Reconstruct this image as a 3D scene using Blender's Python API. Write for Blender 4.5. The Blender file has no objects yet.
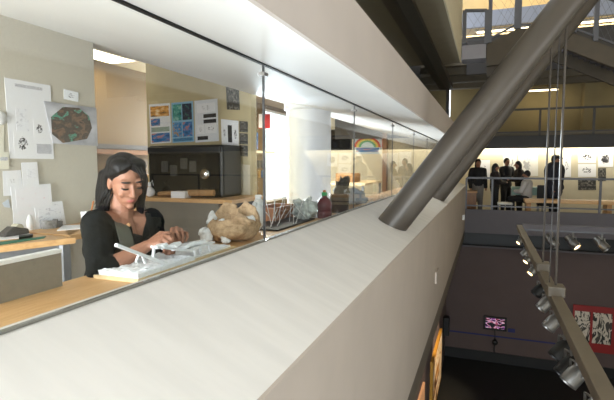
import bpy, bmesh, math, random
from mathutils import Vector, Matrix, noise
random.seed(7)
S = bpy.context.scene
COL = S.collection
PI = math.pi
# ------------------------------------------------------------------ camera
FPX, CX, CY = 470.0, 307.0, 200.0
YAW, PITCH = math.radians(20.9), math.radians(4.5)
CAM = Vector((0, 0, 1.6))
Z = Vector((0, 0, 1))
R = Vector((math.cos(YAW), math.sin(YAW), 0))
F = Vector((-math.sin(YAW), math.cos(YAW), 0))
FC = F * math.cos(PITCH) - Z * math.sin(PITCH)
UP = Z * math.cos(PITCH) + F * math.sin(PITCH)


def ray(px, py):
    return FC + R * ((px - CX) / FPX) - UP * ((py - CY) / FPX)


def P(px, py, d):
    return CAM + ray(px, py) * d


def PX(px, py, x):
    r = ray(px, py); return CAM + r * (x / r.x)


def PY(px, py, y):
    r = ray(px, py); return CAM + r * (y / r.y)


def PZ(px, py, z):
    r = ray(px, py); return CAM + r * ((z - CAM.z) / r.z)


cd = bpy.data.cameras.new('camera'); cam = bpy.data.objects.new('camera', cd); COL.objects.link(cam)
cd.sensor_width = 36; cd.lens = FPX / 614 * 36; cd.clip_start = .02; cd.clip_end = 200
cam.matrix_world = Matrix(((R.x, UP.x, -FC.x, CAM.x), (R.y, UP.y, -FC.y, CAM.y), (R.z, UP.z, -FC.z, CAM.z), (0, 0, 0, 1)))
S.camera = cam
S.view_settings.view_transform = 'Standard'; S.view_settings.look = 'None'
S.view_settings.gamma = 1; S.view_settings.use_curve_mapping = False; S.view_settings.exposure = 0
S.cycles.use_denoising = True
S.cycles.sample_clamp_indirect = 6
S.cycles.max_bounces = 10; S.cycles.transparent_max_bounces = 24; S.cycles.caustics_reflective = False; S.cycles.caustics_refractive = False


# ------------------------------------------------------------------ materials
def lin(c):
    return tuple((v / 255 / 12.92 if v / 255 <= .04045 else ((v / 255 + .055) / 1.055) ** 2.4) for v in c) + (1,)


def nt(name):
    m = bpy.data.materials.new(name); m.use_nodes = True
    t = m.node_tree; b = t.nodes['Principled BSDF']
    return m, t, b


def mat(name, c, rough=.6, metal=0, var=.06, vs=6, bump=0, bs=80, stretch=None, spec=None, emit=None, es=1):
    m, t, b = nt(name)
    b.inputs['Roughness'].default_value = rough; b.inputs['Metallic'].default_value = metal
    if spec is not None: b.inputs['Specular IOR Level'].default_value = spec
    base = lin(c)
    b.inputs['Base Color'].default_value = base
    tc = t.nodes.new('ShaderNodeTexCoord'); out = tc.outputs['Object']
    if stretch:
        mp = t.nodes.new('ShaderNodeMapping'); t.links.new(out, mp.inputs[0])
        mp.inputs['Scale'].default_value = stretch[:3]
        if len(stretch) > 3: mp.inputs['Rotation'].default_value = stretch[3:]
        out = mp.outputs[0]
    if var:
        n = t.nodes.new('ShaderNodeTexNoise'); n.inputs['Scale'].default_value = vs; n.inputs['Detail'].default_value = 4
        t.links.new(out, n.inputs['Vector'])
        r = t.nodes.new('ShaderNodeValToRGB')
        r.color_ramp.elements[0].position = .3; r.color_ramp.elements[1].position = .7
        r.color_ramp.elements[0].color = tuple(max(0, v * (1 - 2 * var)) for v in base[:3]) + (1,)
        r.color_ramp.elements[1].color = tuple(min(1, v * (1 + var)) for v in base[:3]) + (1,)
        t.links.new(n.outputs['Fac'], r.inputs[0]); t.links.new(r.outputs[0], b.inputs['Base Color'])
    if bump:
        n2 = t.nodes.new('ShaderNodeTexNoise'); n2.inputs['Scale'].default_value = bs; n2.inputs['Detail'].default_value = 3
        t.links.new(out, n2.inputs['Vector'])
        bp = t.nodes.new('ShaderNodeBump'); bp.inputs['Strength'].default_value = bump; bp.inputs['Distance'].default_value = .01
        t.links.new(n2.outputs['Fac'], bp.inputs['Height']); t.links.new(bp.outputs[0], b.inputs['Normal'])
    if emit:
        b.inputs['Emission Color'].default_value = lin(emit); b.inputs['Emission Strength'].default_value = es
    return m


def ramp_mat(name, stops, kind='noise', scale=8, detail=5, rough=.6, coord='UV', dist=0, mapscale=(1, 1, 1), interp='LINEAR', bump=0):
    m, t, b = nt(name); b.inputs['Roughness'].default_value = rough
    tc = t.nodes.new('ShaderNodeTexCoord'); mp = t.nodes.new('ShaderNodeMapping')
    mp.inputs['Scale'].default_value = mapscale
    mp.inputs['Location'].default_value = (random.random() * 9, random.random() * 9, 0)
    t.links.new(tc.outputs[coord], mp.inputs[0])
    if kind == 'noise':
        n = t.nodes.new('ShaderNodeTexNoise'); n.inputs['Detail'].default_value = detail; n.inputs['Distortion'].default_value = dist; o = n.outputs['Fac']
    elif kind == 'voronoi':
        n = t.nodes.new('ShaderNodeTexVoronoi'); o = n.outputs['Color']
    elif kind == 'cell':
        n = t.nodes.new('ShaderNodeTexVoronoi'); n.distance = 'CHEBYCHEV'; n.inputs['Randomness'].default_value = .5; o = n.outputs['Color']
    else:
        n = t.nodes.new('ShaderNodeTexWave'); n.inputs['Distortion'].default_value = dist; n.inputs['Detail'].default_value = detail; o = n.outputs['Fac']
    n.inputs['Scale'].default_value = scale
    t.links.new(mp.outputs[0], n.inputs['Vector'])
    r = t.nodes.new('ShaderNodeValToRGB'); cr = r.color_ramp; cr.interpolation = interp
    while len(cr.elements) < len(stops): cr.elements.new(.5)
    for e, (p, c) in zip(cr.elements, stops): e.position = p; e.color = lin(c)
    t.links.new(o, r.inputs[0]); t.links.new(r.outputs[0], b.inputs['Base Color'])
    if bump:
        bp = t.nodes.new('ShaderNodeBump'); bp.inputs['Strength'].default_value = bump; bp.inputs['Distance'].default_value = .004
        t.links.new(o, bp.inputs['Height']); t.links.new(bp.outputs[0], b.inputs['Normal'])
    return m


def sketch(name, paper=(240, 240, 242), ink=(45, 45, 50), scale=9, amount=.5, spread=.42, sharp=.05):
    """ink scribble that fades out towards the sheet's margin"""
    m, t, b = nt(name); b.inputs['Roughness'].default_value = .7
    N = t.nodes.new; L = t.links.new
    tc = N('ShaderNodeTexCoord'); n = N('ShaderNodeTexNoise'); n.inputs['Scale'].default_value = scale; n.inputs['Detail'].default_value = 8
    n.inputs['Distortion'].default_value = 1.2
    mp = N('ShaderNodeMapping'); mp.inputs['Location'].default_value = (random.random() * 20, random.random() * 20, 0)
    L(tc.outputs['UV'], mp.inputs[0]); L(mp.outputs[0], n.inputs['Vector'])
    ds = N('ShaderNodeVectorMath'); ds.operation = 'DISTANCE'; ds.inputs[1].default_value = (.5, .5, 0); L(tc.outputs['UV'], ds.inputs[0])
    mr = N('ShaderNodeMapRange'); mr.inputs[1].default_value = spread * .55; mr.inputs[2].default_value = spread; mr.inputs[3].default_value = 0; mr.inputs[4].default_value = .5
    L(ds.outputs['Value'], mr.inputs[0])
    ad = N('ShaderNodeMath'); L(n.outputs['Fac'], ad.inputs[0]); L(mr.outputs[0], ad.inputs[1])
    r = N('ShaderNodeValToRGB'); r.color_ramp.elements[0].position = amount - sharp; r.color_ramp.elements[1].position = amount + sharp
    r.color_ramp.elements[0].color = lin(ink); r.color_ramp.elements[1].color = lin(paper)
    L(ad.outputs[0], r.inputs[0]); L(r.outputs[0], b.inputs['Base Color'])
    return m


def glass_mat(name, tint=(250, 252, 251), rough=0):
    m = bpy.data.materials.new(name); m.use_nodes = True; t = m.node_tree; t.nodes.clear(); N = t.nodes.new; L = t.links.new
    o = N('ShaderNodeOutputMaterial'); mx = N('ShaderNodeMixShader'); tr = N('ShaderNodeBsdfTransparent'); gl = N('ShaderNodeBsdfGlossy'); fr = N('ShaderNodeFresnel')
    geo = N('ShaderNodeNewGeometry'); mr = N('ShaderNodeMapRange'); mr.inputs[3].default_value = 1.45; mr.inputs[4].default_value = 1 / 1.45
    L(geo.outputs['Backfacing'], mr.inputs[0]); L(mr.outputs[0], fr.inputs['IOR'])   # a pane reflects the same from both faces
    gl.inputs['Roughness'].default_value = rough; tr.inputs['Color'].default_value = lin(tint)
    L(fr.outputs[0], mx.inputs[0]); L(tr.outputs[0], mx.inputs[1]); L(gl.outputs[0], mx.inputs[2]); L(mx.outputs[0], o.inputs[0])
    return m


def wood(name, c1, c2, scale=6, stretch=(1, 12, 12), rough=.45):
    return ramp_mat(name, [(.25, c1), (.75, c2)], 'noise', scale, 6, rough, 'Object', .6, stretch)


M = {}
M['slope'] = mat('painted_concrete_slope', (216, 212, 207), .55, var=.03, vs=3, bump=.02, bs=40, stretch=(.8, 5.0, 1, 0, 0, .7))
M['face'] = mat('painted_concrete_face', (178, 165, 153), .6, var=.03, vs=3, bump=.03)  # same paint as the slope; its shaded tone is put into the colour
M['fascia'] = mat('painted_fascia', (190, 178, 169), .6, var=.02, vs=3)
M['soffit'] = mat('soffit_paint', (232, 231, 228), .6, var=.015, vs=2)
M['band'] = mat('dark_band_paint', (92, 82, 70), .6, var=.04)
M['gasket'] = mat('black_gasket', (18, 18, 18), .6, var=0)
M['pin'] = mat('pinboard_fabric', (204, 198, 184), .85, var=.02, vs=60, bump=.1, bs=300)
M['pinwarm'] = mat('pinup_wall_paint', (190, 176, 140), .8, var=.03, vs=8)
M['yellow'] = mat('yellow_wall_paint', (104, 82, 48), .7, var=.03)
M['ceilw'] = mat('studio_ceiling_paint', (150, 128, 88), .8, var=.02)
M['floor'] = mat('studio_floor_vinyl', (104, 92, 80), .5, var=.05)
M['cream'] = mat('cream_wall_paint', (226, 214, 186), .8, var=.02)
M['white'] = mat('white_paint', (236, 236, 236), .5, var=.01)
M['colw'] = mat('column_white_paint', (226, 229, 236), .45, var=.01)
M['steel'] = mat('brown_grey_steel_paint', (84, 77, 70), .36, metal=.15, var=.04, vs=4)
M['dgrey'] = mat('dark_grey_paint', (70, 66, 64), .6, var=.05)
M['black'] = mat('black_paint', (8, 8, 9), .5, var=0)
M['mauve'] = mat('mauve_wall_paint', (90, 76, 74), .8, var=.03, vs=2)
M['lav'] = mat('lavender_grey_paint', (96, 91, 95), .7, var=.02)
M['hallfloor'] = mat('dark_hall_floor', (20, 21, 20), .5, var=.1)
M['alu'] = mat('brushed_aluminium', (140, 138, 136), .4, metal=.9, var=.03)
M['railgrey'] = mat('rail_grey_paint', (98, 98, 102), .45, metal=.3, var=.02)
M['galwall'] = mat('gallery_wall_paint', (206, 196, 170), .8, var=.02)
M['olive'] = mat('upper_gallery_wall_paint', (150, 134, 96), .8, var=.05, vs=2)
M['ceild'] = mat('dim_ceiling_concrete', (112, 102, 86), .8, var=.06, vs=2)
M['glass'] = glass_mat('clear_glass')
M['desk'] = wood('oak_desk', (198, 150, 96), (222, 180, 128), 5, (14, 1.2, 14))
M['deskedge'] = wood('oak_edge', (168, 118, 66), (196, 146, 92), 5, (14, 1.2, 14))
M['ply'] = wood('pale_plywood', (214, 186, 140), (232, 208, 168), 5, (10, 1, 10))
M['paper'] = mat('white_paper', (240, 240, 243), .7, var=.01)
M['foam'] = mat('white_foam_board', (236, 238, 242), .6, var=.02)
M['plaster'] = mat('rough_white_plaster', (236, 238, 242), .7, var=.06, vs=40, bump=.4, bs=60)
M['skin'] = mat('tan_skin', (152, 106, 84), .55, var=.04, vs=30)
M['lip'] = mat('lip_skin', (158, 86, 80), .35, var=.03)
M['hair'] = mat('black_hair', (18, 17, 21), .38, var=.35, vs=30, stretch=(9, 9, 1.2), bump=.3, bs=40, spec=.2)
M['velvet'] = mat('black_velvet', (11, 15, 17), .8, var=.25, vs=18, bump=.15, bs=120, spec=.15)
M['lapel'] = mat('olive_grey_satin', (92, 92, 82), .4, var=.1)
M['knit'] = mat('black_jersey', (12, 12, 14), .8, var=0)
M['denim'] = mat('dark_denim', (34, 38, 50), .8, var=.1)
M['burlap'] = ramp_mat('brown_burlap', [(.25, (150, 120, 90)), (.75, (208, 178, 142))], 'noise', 60, 6, .9, 'Object', 0, (1, 1, 1), bump=.6)
M['fluff'] = mat('white_stuffing', (238, 238, 240), .9, var=.05, vs=20, bump=.9, bs=50)
M['greypanel'] = mat('grey_chipboard', (138, 130, 118), .8, var=.05, vs=40)
M['metal'] = mat('grey_metal_leg', (140, 142, 146), .4, metal=.6, var=.02)
M['glossblack'] = mat('gloss_black_glass', (10, 10, 11), .06, var=0, spec=.2)
M['card'] = mat('cardboard_brown', (172, 132, 88), .8, var=.05, vs=20)
M['cabgrey'] = mat('cabinet_grey_laminate', (132, 124, 110), .6, var=.05)
M['winered'] = mat('wine_red_plastic', (96, 14, 34), .18, var=.05)
M['green'] = mat('green_plastic', (40, 160, 90), .4, var=0)
M['greenmat'] = mat('green_cutting_mat', (38, 118, 96), .6, var=.02)
M['greyblue'] = mat('grey_blue_fabric', (196, 202, 212), .85, var=.15, vs=14, bump=.5, bs=60)
M['smoke'] = mat('smoked_brown_plastic', (62, 48, 42), .2, var=.1)
M['redframe'] = mat('red_frame_paint', (140, 26, 24), .5, var=.03)
M['red'] = mat('red_print', (206, 38, 46), .6, var=.03)
M['blue'] = mat('blue_tape', (24, 28, 92), .5, var=0)
M['tube'] = mat('lit_fluorescent_tube', (255, 244, 214), .5, var=0, emit=(255, 240, 205), es=3)
M['diff'] = mat('lit_lamp_diffuser', (255, 244, 214), .5, var=0, emit=(255, 236, 190), es=5)
M['bulb'] = mat('lit_spot_lens', (255, 230, 180), .5, var=0, emit=(255, 214, 150), es=12)
M['chrome'] = mat('chrome', (215, 215, 215), .12, metal=1, var=0)
M['trackgrey'] = mat('track_grey_paint', (108, 98, 84), .5, var=.04)
M['brownwood'] = wood('brown_wood', (120, 78, 44), (150, 104, 62), 5, (10, 10, 1))
M['crate'] = wood('orange_brown_wood', (140, 84, 44), (178, 116, 68), 8, (10, 10, 1))


# ------------------------------------------------------------------ mesh helpers
def link(name, me, m=None, parent=None):
    o = bpy.data.objects.new(name, me); COL.objects.link(o)
    if m is not None: me.materials.append(m)
    if parent: o.parent = parent
    return o


def tag(o, label=None, cat=None, group=None, kind=None):
    if label: o['label'] = label
    if cat: o['category'] = cat
    if group: o['group'] = group
    if kind: o['kind'] = kind
    return o


def root(name, label, cat, group=None, loc=(0, 0, 0)):
    o = bpy.data.objects.new(name, None); COL.objects.link(o); o.empty_display_size = .05; o.location = loc
    return tag(o, label, cat, group)


class MB:
    """collects shapes (world coordinates) for ONE mesh object"""
    def __init__(s): s.b = bmesh.new()

    def box(s, x0, x1, y0, y1, z0, z1):
        v = [s.b.verts.new((x, y, z)) for x in (x0, x1) for y in (y0, y1) for z in (z0, z1)]
        for f in ((0, 1, 3, 2), (4, 6, 7, 5), (0, 4, 5, 1), (2, 3, 7, 6), (0, 2, 6, 4), (1, 5, 7, 3)):
            s.b.faces.new([v[i] for i in f])
        return s

    def obox(s, c, ax, ay, az):
        """oriented box: centre and three half-axis vectors"""
        c, ax, ay, az = map(Vector, (c, ax, ay, az))
        v = [s.b.verts.new(c + ax * i + ay * j + az * k) for i in (-1, 1) for j in (-1, 1) for k in (-1, 1)]
        for f in ((0, 1, 3, 2), (4, 6, 7, 5), (0, 4, 5, 1), (2, 3, 7, 6), (0, 2, 6, 4), (1, 5, 7, 3)):
            s.b.faces.new([v[i] for i in f])
        return s

    def bar(s, a, b, w, h=None, up=Z):
        a, b = Vector(a), Vector(b); d = b - a; L = d.length; d.normalize(); h = h or w
        u = up - d * up.dot(d)
        if u.length < .01: u = Vector((1, 0, 0)) - d * d.x
        u.normalize(); r = d.cross(u)
        return s.obox((a + b) / 2, d * (L / 2), r * (w / 2), u * (h / 2))

    def tube(s, pts, rad, n=10, cap=True):
        pts = [Vector(p) for p in pts]; rads = rad if isinstance(rad, (list, tuple)) else [rad] * len(pts)
        rings = []; prev = None
        for i, p in enumerate(pts):
            d = (pts[min(i + 1, len(pts) - 1)] - pts[max(i - 1, 0)]).normalized()
            if prev is None:
                u = Z if abs(d.z) < .9 else Vector((1, 0, 0))
            else: u = prev
            u = (u - d * u.dot(d)).normalized(); prev = u; w = d.cross(u)
            rings.append([s.b.verts.new(p + (u * math.cos(a) + w * math.sin(a)) * rads[i]) for a in [2 * PI * k / n for k in range(n)]])
        for r0, r1 in zip(rings, rings[1:]):
            for k in range(n): s.b.faces.new((r0[k], r0[(k + 1) % n], r1[(k + 1) % n], r1[k]))
        if cap:
            s.b.faces.new(rings[0][::-1]); s.b.faces.new(rings[-1])
        return s

    def lathe(s, c, prof, n=24, axis=Z):
        c = Vector(c); axis = Vector(axis).normalized()
        u = Vector((1, 0, 0)) if abs(axis.x) < .9 else Vector((0, 1, 0))
        u = (u - axis * u.dot(axis)).normalized(); w = axis.cross(u); rings = []
        for r, h in prof:
            rings.append([s.b.verts.new(c + axis * h + (u * math.cos(2 * PI * k / n) + w * math.sin(2 * PI * k / n)) * max(r, 1e-4)) for k in range(n)])
        for r0, r1 in zip(rings, rings[1:]):
            for k in range(n): s.b.faces.new((r0[k], r0[(k + 1) % n], r1[(k + 1) % n], r1[k]))
        s.b.faces.new(rings[0][::-1]); s.b.faces.new(rings[-1])
        return s

    def prism(s, poly, vec):
        """polygon of points extruded along vec"""
        a = [s.b.verts.new(Vector(p)) for p in poly]; b = [s.b.verts.new(Vector(p) + Vector(vec)) for p in poly]
        n = len(a); s.b.faces.new(a); s.b.faces.new(b[::-1])
        for i in range(n): s.b.faces.new((a[i], b[i], b[(i + 1) % n], a[(i + 1) % n]))
        return s

    def hull(s, a, ra, b, rb, sub=2):
        """tapered capsule"""
        t = bmesh.new()
        for c, r in ((a, ra), (b, rb)):
            bmesh.ops.create_icosphere(t, subdivisions=sub, radius=r, matrix=Matrix.Translation(Vector(c)))
        res = bmesh.ops.convex_hull(t, input=t.verts[:])
        junk = [g for g in res['geom_interior'] if isinstance(g, bmesh.types.BMVert)]
        bmesh.ops.delete(t, geom=junk, context='VERTS')
        s.merge(t); return s

    def chain(s, pts):
        for (a, ra), (b, rb) in zip(pts, pts[1:]): s.hull(a, ra, b, rb)
        return s

    def ell(s, c, r, rot=None, sub=3):
        t = bmesh.new(); m = Matrix.Translation(Vector(c)) @ (rot.to_4x4() if rot else Matrix()) @ Matrix.Diagonal((*r, 1))
        bmesh.ops.create_icosphere(t, subdivisions=sub, radius=1, matrix=m); s.merge(t); return s

    def merge(s, t):
        me = bpy.data.meshes.new('tmp'); t.to_mesh(me); t.free(); s.b.from_mesh(me); bpy.data.meshes.remove(me)

    def mesh(s, name):
        bmesh.ops.recalc_face_normals(s.b, faces=s.b.faces[:])
        me = bpy.data.meshes.new(name); s.b.to_mesh(me); s.b.free(); return me

    def build(s, name, m=None, parent=None, smooth=False, bevel=0, angle=None):
        o = link(name, s.mesh(name), m, parent)
        if smooth:
            for p in o.data.polygons: p.use_smooth = True
            if angle: 
                o.data.set_sharp_from_angle(angle=math.radians(angle))
        if bevel:
            md = o.modifiers.new('bevel', 'BEVEL'); md.width = bevel; md.segments = 2; md.limit_method = 'ANGLE'
        return o

    def blob(s, name, m, parent, voxel=.006, it=4, fn=None, mats=None):
        """union of everything collected as one continuous skin"""
        o = link('tmp', s.mesh('tmp'))
        md = o.modifiers.new('r', 'REMESH'); md.mode = 'VOXEL'; md.voxel_size = voxel
        sm = o.modifiers.new('s', 'SMOOTH'); sm.factor = .5; sm.iterations = it
        dg = bpy.context.evaluated_depsgraph_get(); me = bpy.data.meshes.new_from_object(o.evaluated_get(dg))
        old = o.data; bpy.data.objects.remove(o); bpy.data.meshes.remove(old)
        me.name = name
        if fn:
            for v in me.vertices: v.co = fn(v.co.copy())
        for p in me.polygons: p.use_smooth = True
        me.materials.clear()
        r = link(name, me, m, parent)
        if mats:
            for mm, test in mats:
                me.materials.append(mm); k = len(me.materials) - 1
                for p in me.polygons:
                    if test(p.center): p.material_index = k
        return r


def struct(name, mb, m, **k):
    o = mb.build(name, m, **k); o['kind'] = 'structure'; return o


def quad_uv(name, q, off, m, parent=None, th=.0015):
    """thin sheet through four corners (top-left, top-right, bottom-right, bottom-left) with 0..1 UVs"""
    b = bmesh.new(); off = Vector(off); uv = b.loops.layers.uv.new('UVMap')
    f = [b.verts.new(p + off * th) for p in q]; k = [b.verts.new(p) for p in q]
    fc = [b.faces.new(f)] + [b.faces.new((f[i], k[i], k[(i + 1) % 4], f[(i + 1) % 4])) for i in range(4)] + [b.faces.new(k[::-1])]
    co = dict(zip(f, ((0, 1), (1, 1), (1, 0), (0, 0)))); co.update(zip(k, ((0, 1), (1, 1), (1, 0), (0, 0))))
    for a in fc:
        for l in a.loops: l[uv].uv = co[l.vert]
    bmesh.ops.recalc_face_normals(b, faces=b.faces[:])
    me = bpy.data.meshes.new(name); b.to_mesh(me); b.free()
    return link(name, me, m, parent)


def lerp2(q, u, v):
    return (q[0] * (1 - u) + q[1] * u) * (1 - v) + (q[3] * (1 - u) + q[2] * u) * v


def sheet(name, label, cat, px4, plane, m, prints=(), group=None, lift=0.0):
    """sheet pinned on a wall: px4 its four corners in the photo, plane = (axis, value)"""
    fn, off = {'x': (PX, Vector((1, 0, 0))), 'y': (PY, Vector((0, -1, 0)))}[plane[0]]
    q = [fn(a, b, plane[1]) + off * (.002 + lift) for a, b in px4]
    o = quad_uv(name, q, off, m); tag(o, label, cat, group)
    for nm, u0, v0, u1, v1, pm in prints:
        qq = [lerp2(q, u, v) + off * .0016 for u, v in ((u0, v0), (u1, v0), (u1, v1), (u0, v1))]
        quad_uv(nm, qq, off, pm, o, .0006)
    return o


def rect(x0, y0, x1, y1, sk=0):
    return [(x0, y0), (x1, y0 + sk), (x1, y1 + sk), (x0, y1)]


def area(name, loc, target, sx, sy, power, color=(1, 1, 1), spread=None):
    l = bpy.data.lights.new(name, 'AREA'); l.shape = 'RECTANGLE'; l.size = sx; l.size_y = sy; l.energy = power; l.color = color
    if spread: l.spread = math.radians(spread)
    o = bpy.data.objects.new(name, l); COL.objects.link(o); o.location = loc
    o.rotation_euler = (Vector(target) - Vector(loc)).to_track_quat('-Z', 'Y').to_euler(); return o


def spot(name, loc, target, power, deg, color=(1, .8, .55), r=.03):
    l = bpy.data.lights.new(name, 'SPOT'); l.energy = power; l.spot_size = math.radians(deg); l.spot_blend = .6; l.color = color; l.shadow_soft_size = r
    o = bpy.data.objects.new(name, l); COL.objects.link(o); o.location = loc
    o.rotation_euler = (Vector(target) - Vector(loc)).to_track_quat('-Z', 'Y').to_euler(); return o


# ------------------------------------------------------------------ the building
XG, XE = -1.02, -.52          # glass line, outer edge of the parapet
ZG, ZE = 1.217, 1.0           # glass foot, parapet edge
ZT = 2.075                    # glass head
Y0, Y1 = -2.9, 13.5
XP = -2.45                    # pier plane
ZS = 2.39                     # soffit at the pier plane
ZB = -.21                     # foot of the parapet face
ZF = 1.195                    # desk top
HALL = -4.0


def xsec(poly, y0=Y0, y1=Y1):
    return MB().prism([(x, y0, z) for x, z in poly], (0, y1 - y0, 0))


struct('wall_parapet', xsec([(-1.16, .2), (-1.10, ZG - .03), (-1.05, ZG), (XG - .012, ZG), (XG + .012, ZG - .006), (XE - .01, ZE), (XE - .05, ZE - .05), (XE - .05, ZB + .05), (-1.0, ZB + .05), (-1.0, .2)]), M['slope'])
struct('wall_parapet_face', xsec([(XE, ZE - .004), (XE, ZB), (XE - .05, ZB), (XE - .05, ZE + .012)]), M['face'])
struct('trim_parapet_band', xsec([(XE - .006, ZB), (XE - .006, ZB - .24), (-.99, ZB - .24), (-.99, ZB)]), M['band'])
struct('trim_sill_gasket', xsec([(XG - .008, ZG), (XG + .008, ZG - .003), (XG + .008, ZG + .001), (XG - .008, ZG + .003)]), mat('grey_sealant', (120, 118, 110), .6, var=0))
struct('ceiling_soffit_outer', xsec([(XE - .02, 1.985), (XG + .012, ZT), (XG + .012, 2.26), (XE - .02, 2.26)]), M['soffit'])
struct('ceiling_soffit_inner', xsec([(XG - .012, ZT + .002), (XP, ZS), (XP - .1, ZS), (XP - .1, 2.9), (XG - .012, 2.9)]), M['soffit'])
struct('wall_fascia', xsec([(XE, 1.98), (XE, 2.26), (XE - .02, 2.26), (XE - .02, 1.984)]), M['fascia'])
struct('trim_head_slot', xsec([(XG - .012, ZT + .012), (XG + .012, ZT + .012), (XG + .012, ZT - .006), (XG - .012, ZT - .004)]), M['gasket'])
struct('wall_fascia_ledge', xsec([(XE - .02, 2.26), (-1.1, 2.26), (-1.1, 2.22), (XE - .02, 2.22)]), M['face'])
joints = [-2.9, -1.26, .41, 2.08, 3.75, 5.42, 7.09, 8.76, 10.43, 12.1, 13.5]
for i, (a, b) in enumerate(zip(joints, joints[1:])):
    g = struct('window_%d' % (i + 1), MB().box(XG - .006, XG + .006, a + .004, b - .004, ZG + .004, ZT - .004), M['glass'])
    MB().box(XG - .005, XG + .005, b - .004, b + .004, ZG + .008, ZT - .006).build('sealant_joint', M['railgrey'], g)
    MB().obox((XG, b, ZT - .05), (.016, 0, 0), (0, .022, 0), (0, 0, .008)).build('clamp', M['alu'], g)

# upper storey: recessed glazing, dark head beam, soffit, fascia
UZ = 3.5
struct('window_31', MB().box(-1.03, -1.02, Y0, 12.6, 2.26, UZ - .04), M['glass'])
struct('trim_upper_head', MB().box(-1.06, -.86, Y0, 12.6, UZ - .04, UZ + .08), mat('bronze_frame', (66, 58, 46), .5, metal=.3, var=.03))
struct('ceiling_upper_soffit', MB().box(-.86, XE - .02, Y0, 9.7, UZ + .03, UZ + .1), mat('upper_soffit_paint', (150, 136, 112), .7, var=.03))
struct('wall_upper_fascia', MB().box(XE - .02, XE, Y0, 9.7, UZ + .03, 5.2), M['cream'])
struct('wall_upper_room', MB().box(-4.2, -4.1, Y0, 13.5, 2.9, 5.2), M['olive'])
struct('wall_upper_end', MB().box(-4.2, -1.0, 13.3, 13.4, 2.3, 5.2), M['dgrey'])
struct('wall_upper_near', MB().box(-4.2, -1.0, Y0 - .1, Y0, 2.9, 5.2), M['dgrey'])
struct('ceiling_upper_room', MB().box(-4.2, -.9, Y0, 13.5, 4.0, 4.1), M['ceild'])

# studio shell
struct('floor_studio', MB().box(-5.3, -1.0, Y0, 13.5, .1, .2), M['floor'])
struct('ceiling_studio', MB().box(-5.3, -2.4, Y0, 13.5, 3.05, 3.15), M['ceilw'])
WY0, WY1 = 10.7, 13.3
struct('wall_studio_back', MB().box(-5.3, -5.2, Y0, WY0, .2, 3.05).box(-5.3, -5.2, WY1, 13.5, .2, 3.05).box(-5.3, -5.2, WY0, WY1, .2, .6).box(-5.3, -5.2, WY0, WY1, 2.95, 3.05), M['yellow'])
w = struct('window_34', MB().box(-5.199, -5.19, 6.7, 9.6, .8, 2.8), M['glass'])  # added pane on solid wall, out of view; goes with the column's fill light
MB().box(-5.2, -5.18, 6.64, 6.7, .74, 2.86).box(-5.2, -5.18, 9.6, 9.66, .74, 2.86).box(-5.2, -5.18, 6.7, 9.6, .74, .8).box(-5.2, -5.18, 6.7, 9.6, 2.8, 2.86).build('frame', M['white'], w)
w = struct('window_32', MB().box(-5.26, -5.25, WY0 + .05, WY1 - .05, .65, 2.9), M['glass'])
MB().box(-5.28, -5.22, WY0, WY0 + .05, .6, 2.95).box(-5.28, -5.22, WY1 - .05, WY1, .6, 2.95).box(-5.28, -5.22, WY0, WY1, .6, .65).box(-5.28, -5.22, WY0, WY1, 2.9, 2.95).build('frame', M['white'], w)
struct('wall_studio_end', MB().box(-5.3, -1.0, 13.4, 13.5, .2, 3.05), M['cream'])
struct('wall_studio_near', MB().box(-5.3, -1.0, Y0 - .1, Y0, .2, .5).box(-5.3, -1.0, Y0 - .1, Y0, 2.6, 3.05).box(-1.1, -1.0, Y0 - .1, Y0, .5, 2.6), M['cream'])
w = struct('window_35', MB().box(-5.25, -1.1, Y0 - .06, Y0 - .05, .5, 2.6), M['glass'])  # added window, out of view, to bring more light into the studio
fr = MB()
for x in (-5.25, -4.2, -3.2, -2.15, -1.12): fr.box(x - .03, x + .03, Y0 - .1, Y0, .5, 2.6)
fr.build('frame', M['white'], w)
struct('wall_pier', MB().box(XP - .45, XP, -1.5, 2.46, .2, 2.9), M['pin'])
WPY = 5.0
lx = PY(147, 120, WPY).x; rx = PY(251, 120, WPY).x
struct('wall_pinup', MB().box(lx, rx, WPY, WPY + .14, .2, 3.05), M['pinwarm'])

# atrium shell
struct('floor_hall', MB().box(-1.1, 9, -1.7, 13.9, HALL - .1, HALL), M['hallfloor'])
struct('wall_hall_left', MB().box(-1.1, -1.0, -1.7, 13.9, HALL, ZB - .2), M['mauve'])
struct('wall_atrium_right', MB().box(9, 9.1, -1.7, 18, HALL, 7.5), M['cream'])
struct('ceiling_atrium', MB().box(-1.1, 9, -1.7, 18, 7.4, 7.5), M['cream'])
fx0, fx1, fz0, fz1 = -.95, 2.6, -3.7, 4.4  # unseen window behind the camera; extents chosen for the light it gives
struct('wall_atrium_near', MB().box(-1.1, fx0, -1.8, -1.7, HALL, 7.5).box(fx1, 9, -1.8, -1.7, HALL, 7.5).box(fx0, fx1, -1.8, -1.7, HALL, fz0).box(fx0, fx1, -1.8, -1.7, fz1, 7.5), M['cream'])
w = struct('window_33', MB().box(fx0, fx1, -1.76, -1.75, fz0, fz1), M['glass'])
fr = MB()
for k in range(6):
    x = fx0 + (fx1 - fx0) * k / 5; fr.box(x - .03, x + .03, -1.79, -1.7, fz0, fz1)
for z in (fz0, -1, 1.7, fz1): fr.box(fx0, fx1, -1.79, -1.7, z - .03, z + .03)
fr.build('frame', M['dgrey'], w)

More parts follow.
